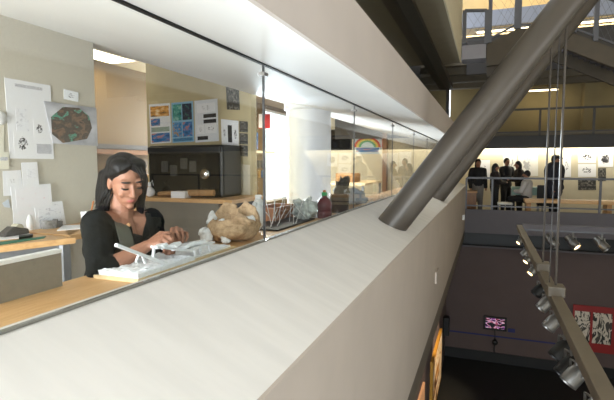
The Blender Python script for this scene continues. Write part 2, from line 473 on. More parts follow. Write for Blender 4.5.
# far gallery
GY = 13.5
gx0, gx1 = -.95, 9
struct('floor_gallery', MB().box(-5.3, gx1, GY, 18, -.28, 0), mat('gallery_floor_vinyl', (84, 78, 70), .5, var=.05))
struct('wall_gallery_edge', MB().box(gx0, gx1, GY - .06, GY, -.29, .35), M['lav'])
struct('wall_gallery_back', MB().box(-1.2, gx1, 17.0, 17.1, 0, 2.7), M['galwall'])
struct('wall_gallery_left', MB().box(-1.1, -.98, GY, 17, 0, 2.7), M['galwall'])
struct('ceiling_gallery', MB().box(-1.1, gx1, GY, 17, 2.3, 2.42), M['ceild'])
struct('trim_gallery_beam', MB().box(-1.1, gx1, GY - .15, GY + .25, 1.99, 2.3), mat('dark_beam_paint', (46, 42, 40), .6, var=.04))
struct('wall_hall_far', MB().box(-1.1, 9, 13.9, 14.0, HALL, -.72), M['mauve'])
struct('trim_hall_ledge', MB().box(-1.1, 9, 13.78, 13.9, -.74, -.70), M['lav'])
struct('wall_hall_recess', MB().box(-1.1, 9, 14.0, 14.1, -.74, -.28), M['black'])  # shade of the recess put in as a black strip
struct('baseboard_far', MB().box(-1.0, 9, 13.86, 13.9, HALL, HALL + .28), M['black'])
struct('trim_blue_stripe', MB().box(-.99, 9, 13.893, 13.9, -3.27, -3.23), M['blue'])
# upper gallery
struct('wall_upper_gallery', MB().box(-1.1, gx1, 15.2, 15.3, 2.3, 3.85), M['olive'])
struct('ceiling_upper_gallery', MB().box(-1.1, gx1, 11.6, 15.3, 3.85, 3.95), M['ceild'])
cb = MB()
for y in (11.8, 12.9, 14.0): cb.box(-1.1, gx1, y, y + .22, 3.68, 3.86)
struct('trim_ceiling_ribs', cb, M['ceild'])
struct('wall_third_edge', MB().box(-.5, gx1, 11.55, 11.65, 3.62, 4.45), M['dgrey'])
struct('floor_third', MB().box(-1.1, gx1, 11.6, 18, 4.35, 4.45), M['floor'])
struct('wall_third_back', MB().box(-1.1, gx1, 16, 16.1, 4.45, 7.4), mat('third_floor_wall', (196, 176, 134), .8, var=.05, vs=2))
struct('wall_fourth_edge', MB().box(-1.1, gx1, 13.4, 13.5, 5.15, 5.55), mat('pale_blue_grey_paint', (178, 184, 200), .7, var=.02))
struct('floor_fourth', MB().box(-1.1, gx1, 13.502, 15.99, 5.15, 5.25), M['cream'])
pil = MB()
a = PY(503, 100, 14.9); pil.box(PY(586, 100, 14.9).x - .06, PY(596, 100, 14.9).x + .1, 14.8, 15.2, 2.3, 3.85)
struct('wall_upper_pilaster', pil, M['olive'])


def railing(name, label, y, xs, z0, z1, m, group=None, mesh=False, r=.022):
    t = root(name, label, 'railing', group, (xs[0], y, z0)); inv = Vector((-xs[0], -y, -z0))
    MB().bar(Vector((xs[0], y, z1)) + inv, Vector((xs[-1], y, z1)) + inv, .05, .05).build('top_rail', m, t)
    MB().bar(Vector((xs[0], y, z0 + .1)) + inv, Vector((xs[-1], y, z0 + .1)) + inv, .035, .035).build('bottom_rail', m, t)
    for x in xs: MB().bar(Vector((x, y, z0)) + inv, Vector((x, y, z1)) + inv, .05, .05).build('post', m, t)
    if mesh:
        wb = MB(); n = int((xs[-1] - xs[0]) / .09)
        for k in range(n):
            xa = xs[0] + k * .09
            wb.bar(Vector((xa, y, z0 + .1)) + inv, Vector((xa, y, z1)) + inv, .005)
        for k in range(int((z1 - z0 - .1) / .1)):
            wb.bar(Vector((xs[0], y, z0 + .15 + k * .1)) + inv, Vector((xs[-1], y, z0 + .15 + k * .1)) + inv, .005)
        wb.build('wire_mesh', m, t)
    return t


gxs = [PY(px, 200, GY - .03).x for px in (466, 492, 545, 600)] + [5, 7, 8.9]
railing('gallery_railing', 'grey metal railing in front of the people on the far gallery', GY - .03, gxs, .35, 1.2, M['railgrey'])
uxs = [PY(px, 120, GY).x for px in (470, 540, 594)] + [5, 7, 8.9]
railing('balcony_railing', 'dark thin railing of the dim yellow balcony above the gallery people', GY, uxs, 2.3, 2.98, M['dgrey'])

# ------------------------------------------------------------------ diagonal steel struts
def strut(label, b0, b1, dep, rad):
    A = P(*b0, dep); B = P(*b1, dep); d = (B - A).normalized(); B = A + d * 7.5; A0 = A - d * .25
    t = root('steel_strut', label, 'steel strut', 'diagonal steel struts over the parapet', A)
    MB().tube([A0 - A, B - A], rad, 48).build('shaft', M['steel'], t, smooth=True, angle=40)
    return t, A, d


strut('thick brown-grey diagonal steel tube in front, rising from the pale sloped parapet', (392.5, 224), (568.8, 0), 3.95, .1235)
strut('thinner-looking diagonal steel tube just behind the front tube, foot farther along the parapet', (433.5, 200), (587.5, 0), 7.1, .135)

# ------------------------------------------------------------------ hanging light track
ZTK, XTK = .3, .65
ya, yb = 2.4, 10.45
trk = root('lighting_track', 'long grey lighting track hung on cables above the dark hall', 'lighting track', None, (XTK, yb, ZTK))
def tl(v): return Vector(v) - Vector((XTK, yb, ZTK))
MB().bar(tl((XTK, ya, ZTK)), tl((XTK, yb, ZTK)), .10, .09).build('beam', M['trackgrey'], trk, bevel=.006)
MB().bar(tl((XTK, ya, ZTK - .055)), tl((XTK, yb, ZTK - .055)), .035, .02).build('power_rail', M['black'], trk)
for px, py in ((556, 277), (543, 259)):
    c = PX(px, py, XTK); c.z = ZTK + .08
    bx = MB().obox(tl(c), (.075, 0, 0), (0, .09, 0), (0, 0, .05)).build('junction_box', M['trackgrey'], trk, bevel=.01)
    MB().tube([tl(c), tl((c.x, c.y, 6.0))], .011, 8).build('cable', M['steel'], trk)
c = PX(550, 268, XTK); MB().tube([tl((XTK, c.y, ZTK + .04)), tl((XTK, c.y, 6))], .006, 6).build('cable', M['dgrey'], trk)
# cross beam at the far end of the track
far = root('cross_beam', 'grey cross beam joining the far end of the hanging track', 'beam', None, (XTK + .06, yb, ZTK))
MB().bar((0, 0, .02), (8.2, 0, .02), .1, .1).build('beam', M['lav'], far)
MB().bar((0, 0, -.05), (8.2, 0, -.05), .05, .03).build('power_rail', M['railgrey'], far)


def can(label, top, aim, s=1.0, lit=True, big=False, group='spotlights on the hanging track'):
    t = root('spotlight', label, 'spotlight', group, top)
    d = Vector(aim).normalized()
    MB().tube([(0, 0, 0), (0, 0, -.07 * s)], .012 * s, 8).build('stem', M['alu'], t)
    c = Vector((0, 0, -.12 * s)); u = d.cross(Z).normalized()
    yk = MB().tube([Vector((0, 0, -.06 * s)), Vector((0, 0, -.06 * s)) + u * .055 * s, c + u * .055 * s], .007 * s, 6)
    yk.tube([Vector((0, 0, -.06 * s)), Vector((0, 0, -.06 * s)) - u * .055 * s, c - u * .055 * s], .007 * s, 6)
    yk.build('yoke', M['alu'], t)
    mt = M['black'] if big else M['alu']
    MB().lathe(c, [(.02 * s, -.10 * s), (.038 * s, -.095 * s), (.042 * s, -.02 * s), (.05 * s, 0), (.05 * s, .075 * s), (.044 * s, .078 * s), (.04 * s, .062 * s)], 20, d).build('housing', mt, t, smooth=True, angle=35)
    MB().lathe(c, [(.002, .064 * s), (.036 * s, .066 * s), (.036 * s, .068 * s), (.002, .069 * s)], 16, d).build('lens', M['bulb'] if lit else M['chrome'], t)
    return t


spots_px = [((521, 238), 1), ((526, 247), 0), ((529, 256), 1), ((534, 265), 1), ((541, 286), 0), ((547, 296), 0), ((555, 310), 0), ((566, 328), 0), ((573, 342), 0), ((578, 352), 0), ((594, 385), 0)]
names = ['lit silver spotlight at the very tip of the track', 'unlit silver spotlight second from the track tip', 'lit silver spotlight third from the track tip',
         'lit silver spotlight just before the first cable box', 'black-shaded spotlight between the two cable boxes', 'silver spotlight below the nearer cable box',
         'silver spotlight just past the nearer cable box', 'large black spotlight halfway down the near track', 'silver spotlight right under the large black one',
         'lowest of the clustered silver spotlights beneath the track', 'small bright silver spotlight at the bottom corner of the picture']
for (p, lit), lb in zip(spots_px, names):
    q = PX(p[0], p[1] - 6, XTK)
    can(lb, (XTK - .0, q.y, ZTK - .065), (-.62, -.42, -.66) if lit else (-.6, -.3, -.7), (1.05 if p[1] < 280 else 1.3) if 'large' not in lb else 1.5, bool(lit), big='black' in lb)
for px, lit, lb in ((552, 0, 'dim spotlight on the cross beam behind the cable'), (573, 1, 'lit spotlight on the cross beam, shining towards the red picture'), (602, 0, 'dim spotlight at the right end of the cross beam')):
    q = PY(px, 238, yb)
    can(lb, (q.x, yb, ZTK - .065), (.5, -.45, -.55), 1.7, bool(lit), group='spotlights on the cross beam')

# ------------------------------------------------------------------ upper stair and bridge
BY = 9.7
blk = root('stair_landing', 'pale grey landing block at the foot of the upper stair', 'landing', None, (0, BY, 0))
MB().box(PY(462, 50, BY).x, PY(486, 50, BY).x, 0, .45, PY(470, 59, BY).z, PY(470, 45, BY).z).build('slab', mat('landing_grey_paint', (156, 152, 158), .7, var=.03), blk)
st = root('staircase', 'dark staircase rising behind the steel tubes at upper right', 'staircase', None, (0, BY, 0))
def SP(px, py, y=BY): return PY(px, py, y) - Vector((0, BY, 0))
pts = [SP(486.5, 44), SP(517, 29), SP(548, 26), SP(574, 33), SP(640, 58), SP(640, 78), SP(562, 47), SP(517, 62), SP(486.5, 66)]
MB().prism(pts, (0, .12, 0)).build('stringer', mat('stair_dark_paint', (84, 74, 60), .7, var=.06), st)
for (a, b, n) in ((SP(487, 44), SP(517, 29), 6), (SP(574, 33), SP(640, 58), 10)):
    for k in range(n):
        p = a.lerp(b, (k + .5) / n); MB().box(p.x - .09, p.x + .09, .12, 1.2, p.z - .06, p.z - .02).build('tread', M['lav'], st)
MB().prism([p + Vector((0, 1.2, 0)) for p in pts], (0, .1, 0)).build('stringer', bpy.data.materials['stair_dark_paint'], st)


def slope_rail(label, a, b, h, n, group):
    t = root('stair_railing', label, 'railing', group, a); b = b - a; up = Vector((0, 0, h)); a0 = Vector((0, 0, 0))
    MB().bar(up, b + up, .06, .05).build('top_rail', M['railgrey'], t)
    MB().bar(Vector((0, 0, .08)), b + Vector((0, 0, .08)), .035, .03).build('bottom_rail', M['railgrey'], t)
    for k in range(n + 1):
        p = b * (k / n); MB().bar(p, p + up, .09, .07).build('post', M['railgrey'], t)
    wb = MB(); m = max(3, int(b.length / .12))
    for k in range(m):
        for s in (0, 1):
            p = b * (k / m); q = b * (min(m, k + 4) / m) if 0 else b * min(1, (k + h / .12 * .5) / m)
            f = (q - p).length / max(.01, (b * (h / .12 * .5 / m)).length)
            wb.bar(p + Vector((0, 0, .08 if s == 0 else h)), q + Vector((0, 0, .08 + (h - .08) * f if s == 0 else h - (h - .08) * f)), .0035)
    wb.build('wire_mesh', M['railgrey'], t)


slope_rail('short grey railing panel on the pale landing block', PY(464, 44, BY), PY(486, 44, BY), .62, 1, 'upper stair railings')
slope_rail('grey railing climbing the stair flight left of the steel tubes', PY(489.5, 43, BY + .02), PY(516, 29, BY + .02), .8, 1, 'upper stair railings')
slope_rail('grey railing across the stair top behind the steel tubes', PY(519, 29, BY + .04), PY(570, 30, BY + .04), .8, 1, 'upper stair railings')
slope_rail('grey mesh railing going down the stair at the top right corner', PY(574, 33, BY), PY(640, 58, BY), .8, 3, 'upper stair railings')

# beams of the upper stair ceiling
for i, (y, z) in enumerate(((12.4, 6.0), (13.0, 6.35))):
    pass

# ------------------------------------------------------------------ hall: screen, poster, left wall picture
HY = 13.9
tv = root('wall_television', 'small television showing pink figures on the dark hall wall', 'television', None, PY(495, 323, HY)); o = Vector(tv.location)
hw, hh = .30, .19
MB().box(-hw, hw, -.08, 0, -hh, hh).build('casing', M['black'], tv, bevel=.01)
q = [Vector((-.245, -.082, .15)), Vector((.245, -.082, .15)), Vector((.245, -.082, -.13)), Vector((-.245, -.082, -.13))]
sm = ramp_mat('pink_figures_screen', [(.3, (12, 14, 20)), (.44, (30, 34, 44)), (.48, (170, 50, 90)), (.53, (200, 190, 200)), (.56, (150, 60, 150)), (.6, (24, 20, 30))], 'noise', 3, 3, .2, 'UV')
b = sm.node_tree.nodes['Principled BSDF']; rr = [n for n in sm.node_tree.nodes if n.type == 'VALTORGB'][0]
sm.node_tree.links.new(rr.outputs[0], b.inputs['Emission Color']); b.inputs['Emission Strength'].default_value = .7
quad_uv('screen', q, (0, -1, 0), sm, tv)
cdx = MB(); cdx.tube([(0, -.03, -hh), (.01, -.03, -.45), (0, -.03, -.95)], .012, 6); cdx.build('power_cord', M['black'], tv)
tag(MB().lathe(PY(495, 341, HY) - Vector((0, .1, 0)), [(.03, -.05), (.07, -.03), (.07, .04), (.03, .06)], 16, (0, -1, 0)).build('headphones', M['black'], smooth=True), 'dark headphones hanging under the small hall television', 'headphones')
tag(MB().box(*[PY(508, 329, HY).x, PY(515, 329, HY).x], HY - .03, HY - .002, PY(511, 332, HY).z, PY(511, 328.5, HY).z).build('caption_plate', M['blue']), 'small blue plate on the hall wall right of the television', 'plate')
po = root('framed_print', 'red picture frame with two black-and-white prints on the dark hall wall', 'picture', None, PY(573, 304, HY)); o = Vector(po.location)
pw = PY(640, 310, HY).x - o.x; ph = o.z - PY(573, 349, HY).z
MB().box(0, pw, -.05, -.004, -ph, 0).build('frame', M['redframe'], po, bevel=.005)
for a_, b_ in ((.03, .27), (.31, .60), (.66, .95)):
    q = [Vector((pw * u, -.052, -ph * v)) for u, v in ((a_, .13), (b_, .13), (b_, .80), (a_, .80))]
    quad_uv('print', q, (0, -1, 0), ramp_mat('comic_print', [(.42, (30, 28, 26)), (.46, (205, 195, 180)), (.56, (205, 195, 180)), (.6, (60, 56, 50))], 'noise', 2.2, 5, .5, 'UV', 1.5), po)
# lit picture and neighbours on the left hall wall
hx = -1.0
gy0, gy1 = 9.9, 12.05
pic = root('lit_picture', 'warmly lit gold-framed picture on the hall wall below the parapet', 'picture', None, (hx, gy0, -3.85))
MB().box(.0, .06, 0, gy1 - gy0, 0, 1.28).build('frame', mat('gold_frame', (206, 150, 60), .4, metal=.3, var=.05), pic)
quad_uv('print', [Vector((.062, u, v)) for u, v in ((.07, 1.21), (gy1 - gy0 - .07, 1.21), (gy1 - gy0 - .07, .07), (.07, .07))], (1, 0, 0),
        ramp_mat('golden_artwork', [(.34, (70, 40, 20)), (.42, (214, 150, 70)), (.52, (244, 224, 196)), (.62, (236, 200, 150)), (.7, (110, 70, 40))], 'noise', 3, 4, .5, 'UV', 1), pic)
pb = root('wall_board', 'plain pinkish board on the hall wall beside the gold-framed picture', 'board', None, (hx, 6.9, -3.9))
MB().box(0, .04, 0, 1.75, 0, 1.45).build('panel', mat('pinkish_board', (222, 170, 130), .7, var=.03), pb)
quad_uv('sticker', [Vector((.041, u, v)) for u, v in ((.75, .9), (.95, .9), (.95, .6), (.75, .6))], (1, 0, 0), M['red'], pb)
sp = tag(MB().box(hx, hx + .16, 13.0, 13.25, -3.1, -2.6).build('wall_speaker', M['black'], bevel=.02), 'black speaker on the hall wall near the far corner', 'speaker')
tag(MB().box(XE - .001, XE + .02, PX(436, 274, XE).y - .12, PX(436, 274, XE).y + .12, PX(436, 281, XE).z, PX(436, 270, XE).z).build('wall_plate', M['face'], bevel=.004), 'small blank plate on the vertical parapet face', 'wall plate')
tag(MB().box(XE - .001, XE + .05, 11.9, 12.05, .22, .34).build('sensor_box', M['white'], bevel=.006), 'tiny white box at the far end of the parapet face', 'sensor')

# ------------------------------------------------------------------ studio: pier sheets
plain = M['paper']
SK = [sketch('ink_sketch_%d' % i, scale=s, amount=a) for i, (s, a) in enumerate(((7, .5), (10, .46), (12, .42), (6, .44), (9, .40)))]
txt = ramp_mat('faint_text_lines', [(.47, (120, 120, 130)), (.5, (236, 236, 240)), (1, (240, 240, 243))], 'noise', 16, 2, .7, 'UV', 0, (1, 4, 1))
redtxt = ramp_mat('faint_red_notes', [(.27, (232, 150, 160)), (.30, (240, 238, 242)), (1, (240, 240, 243))], 'noise', 9, 2, .7, 'UV', 0, (1, 2, 1))
faint = ramp_mat('faint_pencil', [(.36, (205, 205, 212)), (.42, (238, 238, 242)), (1, (240, 240, 243))], 'noise', 7, 5, .7, 'UV', 1)
AX = ('x', XP)
GP = 'sheets pinned on the grey pier wall'
sheet('drawing_sheet', 'large white sheet with ink sketches and notes on the grey pier wall', 'paper', [(4, 77.5), (50, 85.5), (53.5, 159), (9.5, 158.5)], AX, plain,
      [('text', .2, .05, .8, .09, txt), ('text', .18, .36, .45, .64, faint), ('sketch', .55, .48, .82, .72, SK[0]), ('sketch', .1, .66, .5, .95, sketch('ink_blot', scale=8, amount=.5, spread=.42)), ('text', .6, .80, .95, .93, txt)], GP)
terr = ramp_mat('terrain_model_photo', [(.3, (60, 60, 62)), (.42, (140, 112, 92)), (.5, (84, 78, 72)), (.6, (96, 80, 72)), (.64, (96, 172, 148)), (.7, (110, 96, 88))], 'noise', 6, 8, .4, 'UV', .5)
ph = sheet('photo_print', 'photo print of a rocky green and brown terrain model on the pier wall', 'photo', [(43, 101), (95.5, 108), (97, 146), (52, 143.5)], AX,
      ramp_mat('grey_misty_backdrop', [(.3, (150, 150, 156)), (.7, (226, 226, 232))], 'noise', 2, 2, .4, 'UV'), (), GP, lift=.004)
q = [PX(a, b, XP) + Vector((.0085, 0, 0)) for a, b in ((50, 117), (62, 107), (78, 108), (88, 116), (91, 128), (86, 139), (74, 141), (62, 143), (51, 134))]
bm = bmesh.new(); uvl = bm.loops.layers.uv.new('UVMap'); vs = [bm.verts.new(p) for p in q]; fc = bm.faces.new(vs)
cs = [((p.y - q[0].y) / .45, (p.z - q[-1].z) / .28) for p in q]
for l, c_ in zip(fc.loops, cs): l[uvl].uv = c_
res = bmesh.ops.extrude_face_region(bm, geom=[fc]); bmesh.ops.translate(bm, vec=(-.001, 0, 0), verts=[g for g in res['geom'] if isinstance(g, bmesh.types.BMVert)])
bmesh.ops.recalc_face_normals(bm, faces=bm.faces[:]); me = bpy.data.meshes.new('terrain'); bm.to_mesh(me); bm.free(); link('terrain', me, terr, ph)
sheet('postcard', 'small white card with a dark sketch above the terrain photo', 'card', [(63.5, 89), (78, 92.5), (78, 102), (63.5, 99)], AX, sketch('card_sketch', (245, 248, 252), (60, 64, 70), 6, .42), (), GP)
sheet('note_sheet', 'narrow cream sheet cut by the picture edge beside the large sketch sheet', 'paper', rect(-14, 125, 3.5, 152), AX, mat('cream_paper', (232, 228, 212), .7, var=.01), (), GP)
sheet('note_sheet', 'lower cream sheet at the picture edge, below the narrow cream one', 'paper', rect(-14, 152, 8, 169), AX, mat('cream_paper_low', (234, 230, 214), .7, var=.01), (('text', .6, .3, .95, .5, txt),), GP, lift=.003)
tag(MB().lathe(PX(0, 118, XP) + Vector((.004, 0, 0)), [(.03, 0), (.036, .003), (.03, .008)], 24, (1, 0, 0)).build('wall_hook', M['white'], smooth=True), 'round white disc on the pier wall at the picture edge', 'disc')
sheet('note_sheet', 'topmost white sheet of the pinned cluster above the desk', 'paper', [(20, 162.5), (36, 162), (38, 185), (22, 186)], AX, plain, (('text', .3, .3, .8, .7, faint),), GP, lift=.006)
sheet('note_sheet', 'white sheet with a pencil squiggle, left in the pinned cluster', 'paper', [(2, 171), (20, 170), (23, 195), (3, 196)], AX, plain, (('sketch', .2, .25, .8, .6, SK[4]),), GP, lift=.002)
sheet('note_sheet', 'wide white sheet with faint red marks mid cluster', 'paper', [(9, 187), (49, 183.5), (51, 206), (11, 210)], AX, plain, (('text', .1, .1, .9, .9, redtxt),), GP, lift=.009)
sheet('note_sheet', 'white sheet at the lower left of the cluster, just above the desk', 'paper', [(12, 209), (34, 207), (36, 232), (13, 233)], AX, plain, (('text', .2, .1, .9, .3, redtxt),), GP, lift=.004)
sheet('note_sheet', 'lowest right white sheet of the pinned cluster', 'paper', [(33, 203), (61, 201), (65, 224), (36, 230)], AX, plain, (('text', .1, .1, .9, .8, faint),), GP, lift=.006)
sheet('torn_scrap', 'torn bluish scrap of paper left of the pinned cluster', 'paper', [(2, 203), (8, 199), (10, 208), (4, 207)], AX, mat('bluish_scrap', (206, 214, 224), .6, var=.03), (), GP)

# posters on the pin-up wall
AY = ('y', WPY)
GQ = 'posters on the pin-up wall'
orn = ramp_mat('amber_photo', [(.3, (60, 44, 30)), (.5, (214, 150, 60)), (.7, (240, 220, 180))], 'noise', 3, 3, .5, 'UV')
blu = ramp_mat('blue_photo', [(.3, (20, 60, 110)), (.5, (40, 120, 180)), (.68, (220, 130, 90))], 'noise', 3, 3, .5, 'UV')
tea = ramp_mat('teal_photo', [(.3, (20, 60, 60)), (.5, (40, 140, 130)), (.7, (170, 210, 190))], 'noise', 3, 4, .5, 'UV')
drk = ramp_mat('night_photo', [(.3, (10, 14, 30)), (.55, (24, 40, 70)), (.75, (70, 160, 120))], 'noise', 4, 4, .5, 'UV')
grn = mat('grey_green_print', (150, 168, 156), .6, var=.15, vs=20)
bldg = ramp_mat('building_photo', [(.35, (30, 90, 150)), (.5, (70, 150, 200)), (.6, (190, 140, 90)), (.75, (40, 40, 44))], 'noise', 3, 4, .5, 'UV', 0, (1, 1.6, 1))
bp = mat('black_print', (30, 30, 32), .6, var=.3, vs=40)
pl = mat('poster_white', (226, 228, 232), .5, var=.01)
pb_ = mat('poster_pale_blue', (140, 184, 214), .5, var=.02)
sheet('poster', 'poster with an amber photo above blue boat pictures, leftmost of three', 'poster', [(149, 104.5), (170, 103), (171.5, 142.5), (151, 144)], AY, pl,
      [('photo', .06, .06, .94, .32, orn), ('photo', .06, .37, .5, .55, blu), ('photo', .06, .59, .94, .71, grn), ('photo', .06, .74, .94, .97, blu)], GQ)
sheet('poster', 'blue-edged poster with four teal and dark photos, middle of three', 'poster', [(171.5, 103), (193, 101), (194.5, 141.5), (172.5, 143)], AY, pb_,
      [('photo', .05, .05, .46, .45, tea), ('photo', .5, .05, .93, .45, drk), ('photo', .05, .50, .46, .86, bldg), ('photo', .5, .5, .93, .86, blu), ('caption', .05, .89, .93, .97, mat('poster_caption', (70, 130, 170), .5, var=.2, vs=60))], GQ)
sheet('poster', 'pale poster with line drawings and two black title bars, rightmost of three', 'poster', [(194.5, 101), (217.5, 98.5), (219, 141), (195.5, 142.5)], AY, pl,
      [('drawing', .1, .08, .9, .3, SK[4]), ('title_bar', .38, .34, .92, .43, bp), ('title_bar', .38, .47, .92, .56, bp), ('drawing', .1, .58, .4, .8, SK[2]), ('drawing', .45, .58, .92, .8, SK[3]), ('text', .1, .86, .55, .95, bp)], GQ)
dk = ramp_mat('dark_photocopy', [(.3, (30, 30, 30)), (.5, (64, 62, 58)), (.7, (150, 146, 136))], 'noise', 6, 5, .6, 'UV')
sheet('photocopy', 'single dark photocopy pinned high right of the posters', 'print', [(226, 86), (239, 88), (240, 110), (227, 109.5)], AY, dk, (), GQ)
sheet('drawing_sheet', 'white sheet of small black figure drawings right of the black cabinet', 'print', [(221, 119), (238.5, 121), (239, 147), (222, 145.5)], AY, plain, [('drawing', .05, .1, .3, .9, SK[1]), ('drawing', .38, .2, .62, .85, bp), ('drawing', .68, .15, .95, .9, SK[0])], GQ)
for y_, lb in ((121, 'top dark photocopy in the column of three'), (133, 'middle dark photocopy in the column of three'), (145, 'bottom dark photocopy in the column of three')):
    sheet('photocopy', lb + ' at the pin-up wall edge', 'print', rect(239.5, y_, 248, y_ + 11, .6), AY, dk, (), GQ)
sheet('drawing_sheet', 'lower white sheet with black vases beside the black cabinet', 'print', [(222.5, 152), (235, 153), (235.5, 178), (224, 177)], AY, plain, [('drawing', .08, .1, .45, .9, SK[1]), ('drawing', .55, .1, .92, .9, SK[2])], GQ)
sheet('blank_sheet', 'blank cream sheet at the lower right of the pin-up wall', 'paper', [(236, 164), (250, 165), (250.5, 195), (237, 194)], AY, mat('cream_sheet', (214, 206, 184), .7, var=.02), (), GQ)

# counter and black cabinet before the pin-up wall
cy0, cy1 = 4.25, 4.98
ct = root('counter_unit', 'grey counter unit with an oak top below the posters', 'counter', None, (0, 0, 0))
cz = PY(190, 199, cy0).z
cx0, cx1 = PY(135, 199, cy0).x, PY(232, 199, cy0).x
MB().box(cx0, cx1, cy0, cy1, cz - .04, cz).build('worktop', M['desk'], ct)
MB().box(cx0, PY(219, 215, cy0 + .05).x, cy0 + .05, cy1, .2, cz - .04).build('body', M['cabgrey'], ct)
MB().box(PY(221, 215, cy0 + .1).x, PY(231, 215, cy0 + .1).x, cy0 + .12, cy1, .2, cz - .04).build('side_panel', M['dgrey'], ct)
bk = root('black_cabinet', 'black glossy glass-fronted cabinet standing on the grey counter', 'cabinet', None, (0, 0, 0))
bx0, bx1 = PY(147, 170, 4.5).x, PY(222, 170, 4.5).x; bz0, bz1 = cz, PY(180, 145, 4.5).z
MB().box(bx0, bx1, 4.52, 4.95, bz0, bz1).build('body', M['black'], bk, bevel=.03)
MB().box(bx0 + .04, bx1 - .04, 4.50, 4.52, bz0 + .04, bz1 - .10).build('front_glass', M['glossblack'], bk)
MB().box(bx0 + .02, bx1 - .02, 4.49, 4.525, bz1 - .1, bz1 - .02).build('top_rail', M['black'], bk, bevel=.01)
MB().lathe(PY(205, 174, 4.5), [(.03, .0), (.062, .004), (.066, .016), (.04, .03), (.0, .034)], 28, (0, -1, 0)).build('lamp_reflection', M['chrome'], bk, smooth=True)  # reflection of a bright lamp, built as a chrome disc
for i, (px, py) in enumerate(((165, 166), (174, 170), (184, 163), (193, 166))):
    quad_uv('paper_reflection', [PY(px + a, py + b, 4.5) - Vector((0, .003, 0)) for a, b in ((-3.5, -5), (3.5, -5), (3.5, 6), (-3.5, 6))], (0, -1, 0), mat('reflected_paper_%d' % i, (52, 50, 47), .5, var=.3, vs=40), bk)  # reflections of papers in the black glass, put in as dim sheets
# on the counter
tag(MB().tube([PY(188, 197, 4.4) + Vector((0, 0, .045)), PY(213, 193, 4.4) + Vector((0, .02, .0))], .036, 20).build('cardboard_tube', M['card'], smooth=True, angle=40), 'short cardboard tube lying on the oak counter right of the white box', 'tube')
tag(MB().tube([PY(159, 197, 4.45) + Vector((0, 0, .035)), PY(173, 196, 4.45) + Vector((0, 0, .035))], .028, 16).build('cardboard_tube', M['card'], smooth=True, angle=40), 'thin cardboard tube lying on the counter left of the white box', 'tube')
a = PY(181, 198, 4.36); tag(MB().box(a.x - .09, a.x + .09, 4.3, 4.42, cz, cz + .075).build('white_box', M['paper'], bevel=.004), 'low white box on the oak counter between the tubes', 'box')
c = PY(150, 196, 4.35); bag = root('white_bag', 'small tied white bag on the counter behind the woman', 'bag', None, (c.x, c.y, cz))
mb = MB(); mb.ell((0, 0, .055), (.06, .05, .055)).chain([((0, 0, .09), .03), ((.005, 0, .12), .014), ((-.01, 0, .15), .024)]); mb.blob('pouch', M['fluff'], bag, .006, 2)
MB().lathe((.003, 0, .115), [(.017, -.004), (.019, 0), (.017, .004)], 12).build('tie', M['brownwood'], bag)
mb = MB()
for k in range(2): mb.tube([(-.01, 0, .13), (-.03 + .07 * k, .0, .19), (.0 + .05 * k, 0, .13)], .004, 6)
mb.build('handle', M['paper'], bag)

# back wall shelf seen behind the woman
sh = root('wall_shelf', 'long orange-wood shelf along the yellow wall behind the woman', 'shelf', None, (0, 0, 0))
a = PX(97, 152, -5.2); b_ = PX(146, 153, -5.2)
MB().box(-5.2, -4.9, a.y - .6, b_.y + .4, a.z - .03, a.z + .03).build('board', M['brownwood'], sh)
MB().box(-5.2, -5.17, a.y - .6, b_.y + .4, a.z + .05, a.z + .12).build('rail', M['dgrey'], sh)
bxs = root('storage_box', 'brown storage box below the orange-wood shelf', 'box', None, (-5.18, PX(120, 180, -5.0).y - .5, .2))
MB().box(0, .4, 0, 1.4, 0, 1.15).build('body', M['card'], bxs); MB().box(-.0, .42, -.02, 1.42, 1.15, 1.22).build('lid', M['card'], bxs)

# room light fixture in the ceiling
a = PZ(103, 53, 3.05)
cl = root('ceiling_light', 'lit rectangular ceiling light above the yellow wall', 'ceiling light', None, (a.x, a.y, 3.05))
MB().box(-.22, .22, -.38, .38, -.05, 0).build('housing', M['white'], cl); MB().box(-.2, .2, -.36, .36, -.055, -.045).build('diffuser', M['diff'], cl)
area('ceiling_lamp_glow', (a.x, a.y, 2.98), (a.x, a.y, 0), .4, .7, 16, (1, .88, .66))
for k, yy in enumerate((8.0, 11.0)):
    area('studio_fill', (-3.4, yy, 3.0), (-3.4, yy, 0), .6, 1.4, 110, (1, .9, .72))  # added fill without fixtures, brightens the far studio

# things on the yellow back wall near the window
BX = ('x', -5.2)
sheet('poster', 'bright red poster on the yellow wall just past the glass joint', 'poster', rect(258.5, 114, 270, 128.5), BX, M['red'], [('margin', 0, 0, .3, .95, plain)], 'prints on the yellow back wall')
sheet('poster', 'small blue picture below the red poster on the yellow wall', 'poster', rect(252, 132.5, 258, 149), BX, blu, (), 'prints on the yellow back wall')
bsh = root('back_shelf', 'shelf of small coloured packets on the yellow wall', 'shelf', None, (0, 0, 0))
a = PX(252, 152, -5.2); b_ = PX(266, 152, -5.2)
MB().box(-5.2, -5.0, a.y - 1, b_.y + .1, a.z - .02, a.z + .03).build('board', M['cream'], bsh)
for i, (px, py) in enumerate((p for p in ((254, 164), (258, 164), (262, 164), (254, 173), (258, 174), (262, 174)))):
    a = PX(px, py, -5.2); m_ = mat('packet_%d' % i, random.choice([(60, 90, 130), (170, 60, 50), (70, 70, 66), (140, 110, 60)]), .6)
    tag(MB().box(-5.2, -5.15, a.y - .05, a.y + .05, a.z - .09, a.z + .09).build('wall_card', m_), ['top', 'bottom'][i // 3] + ' row ' + ['left', 'middle', 'right'][i % 3] + ' small card beneath the shelf left of the window', 'card', 'small cards beneath the back shelf')

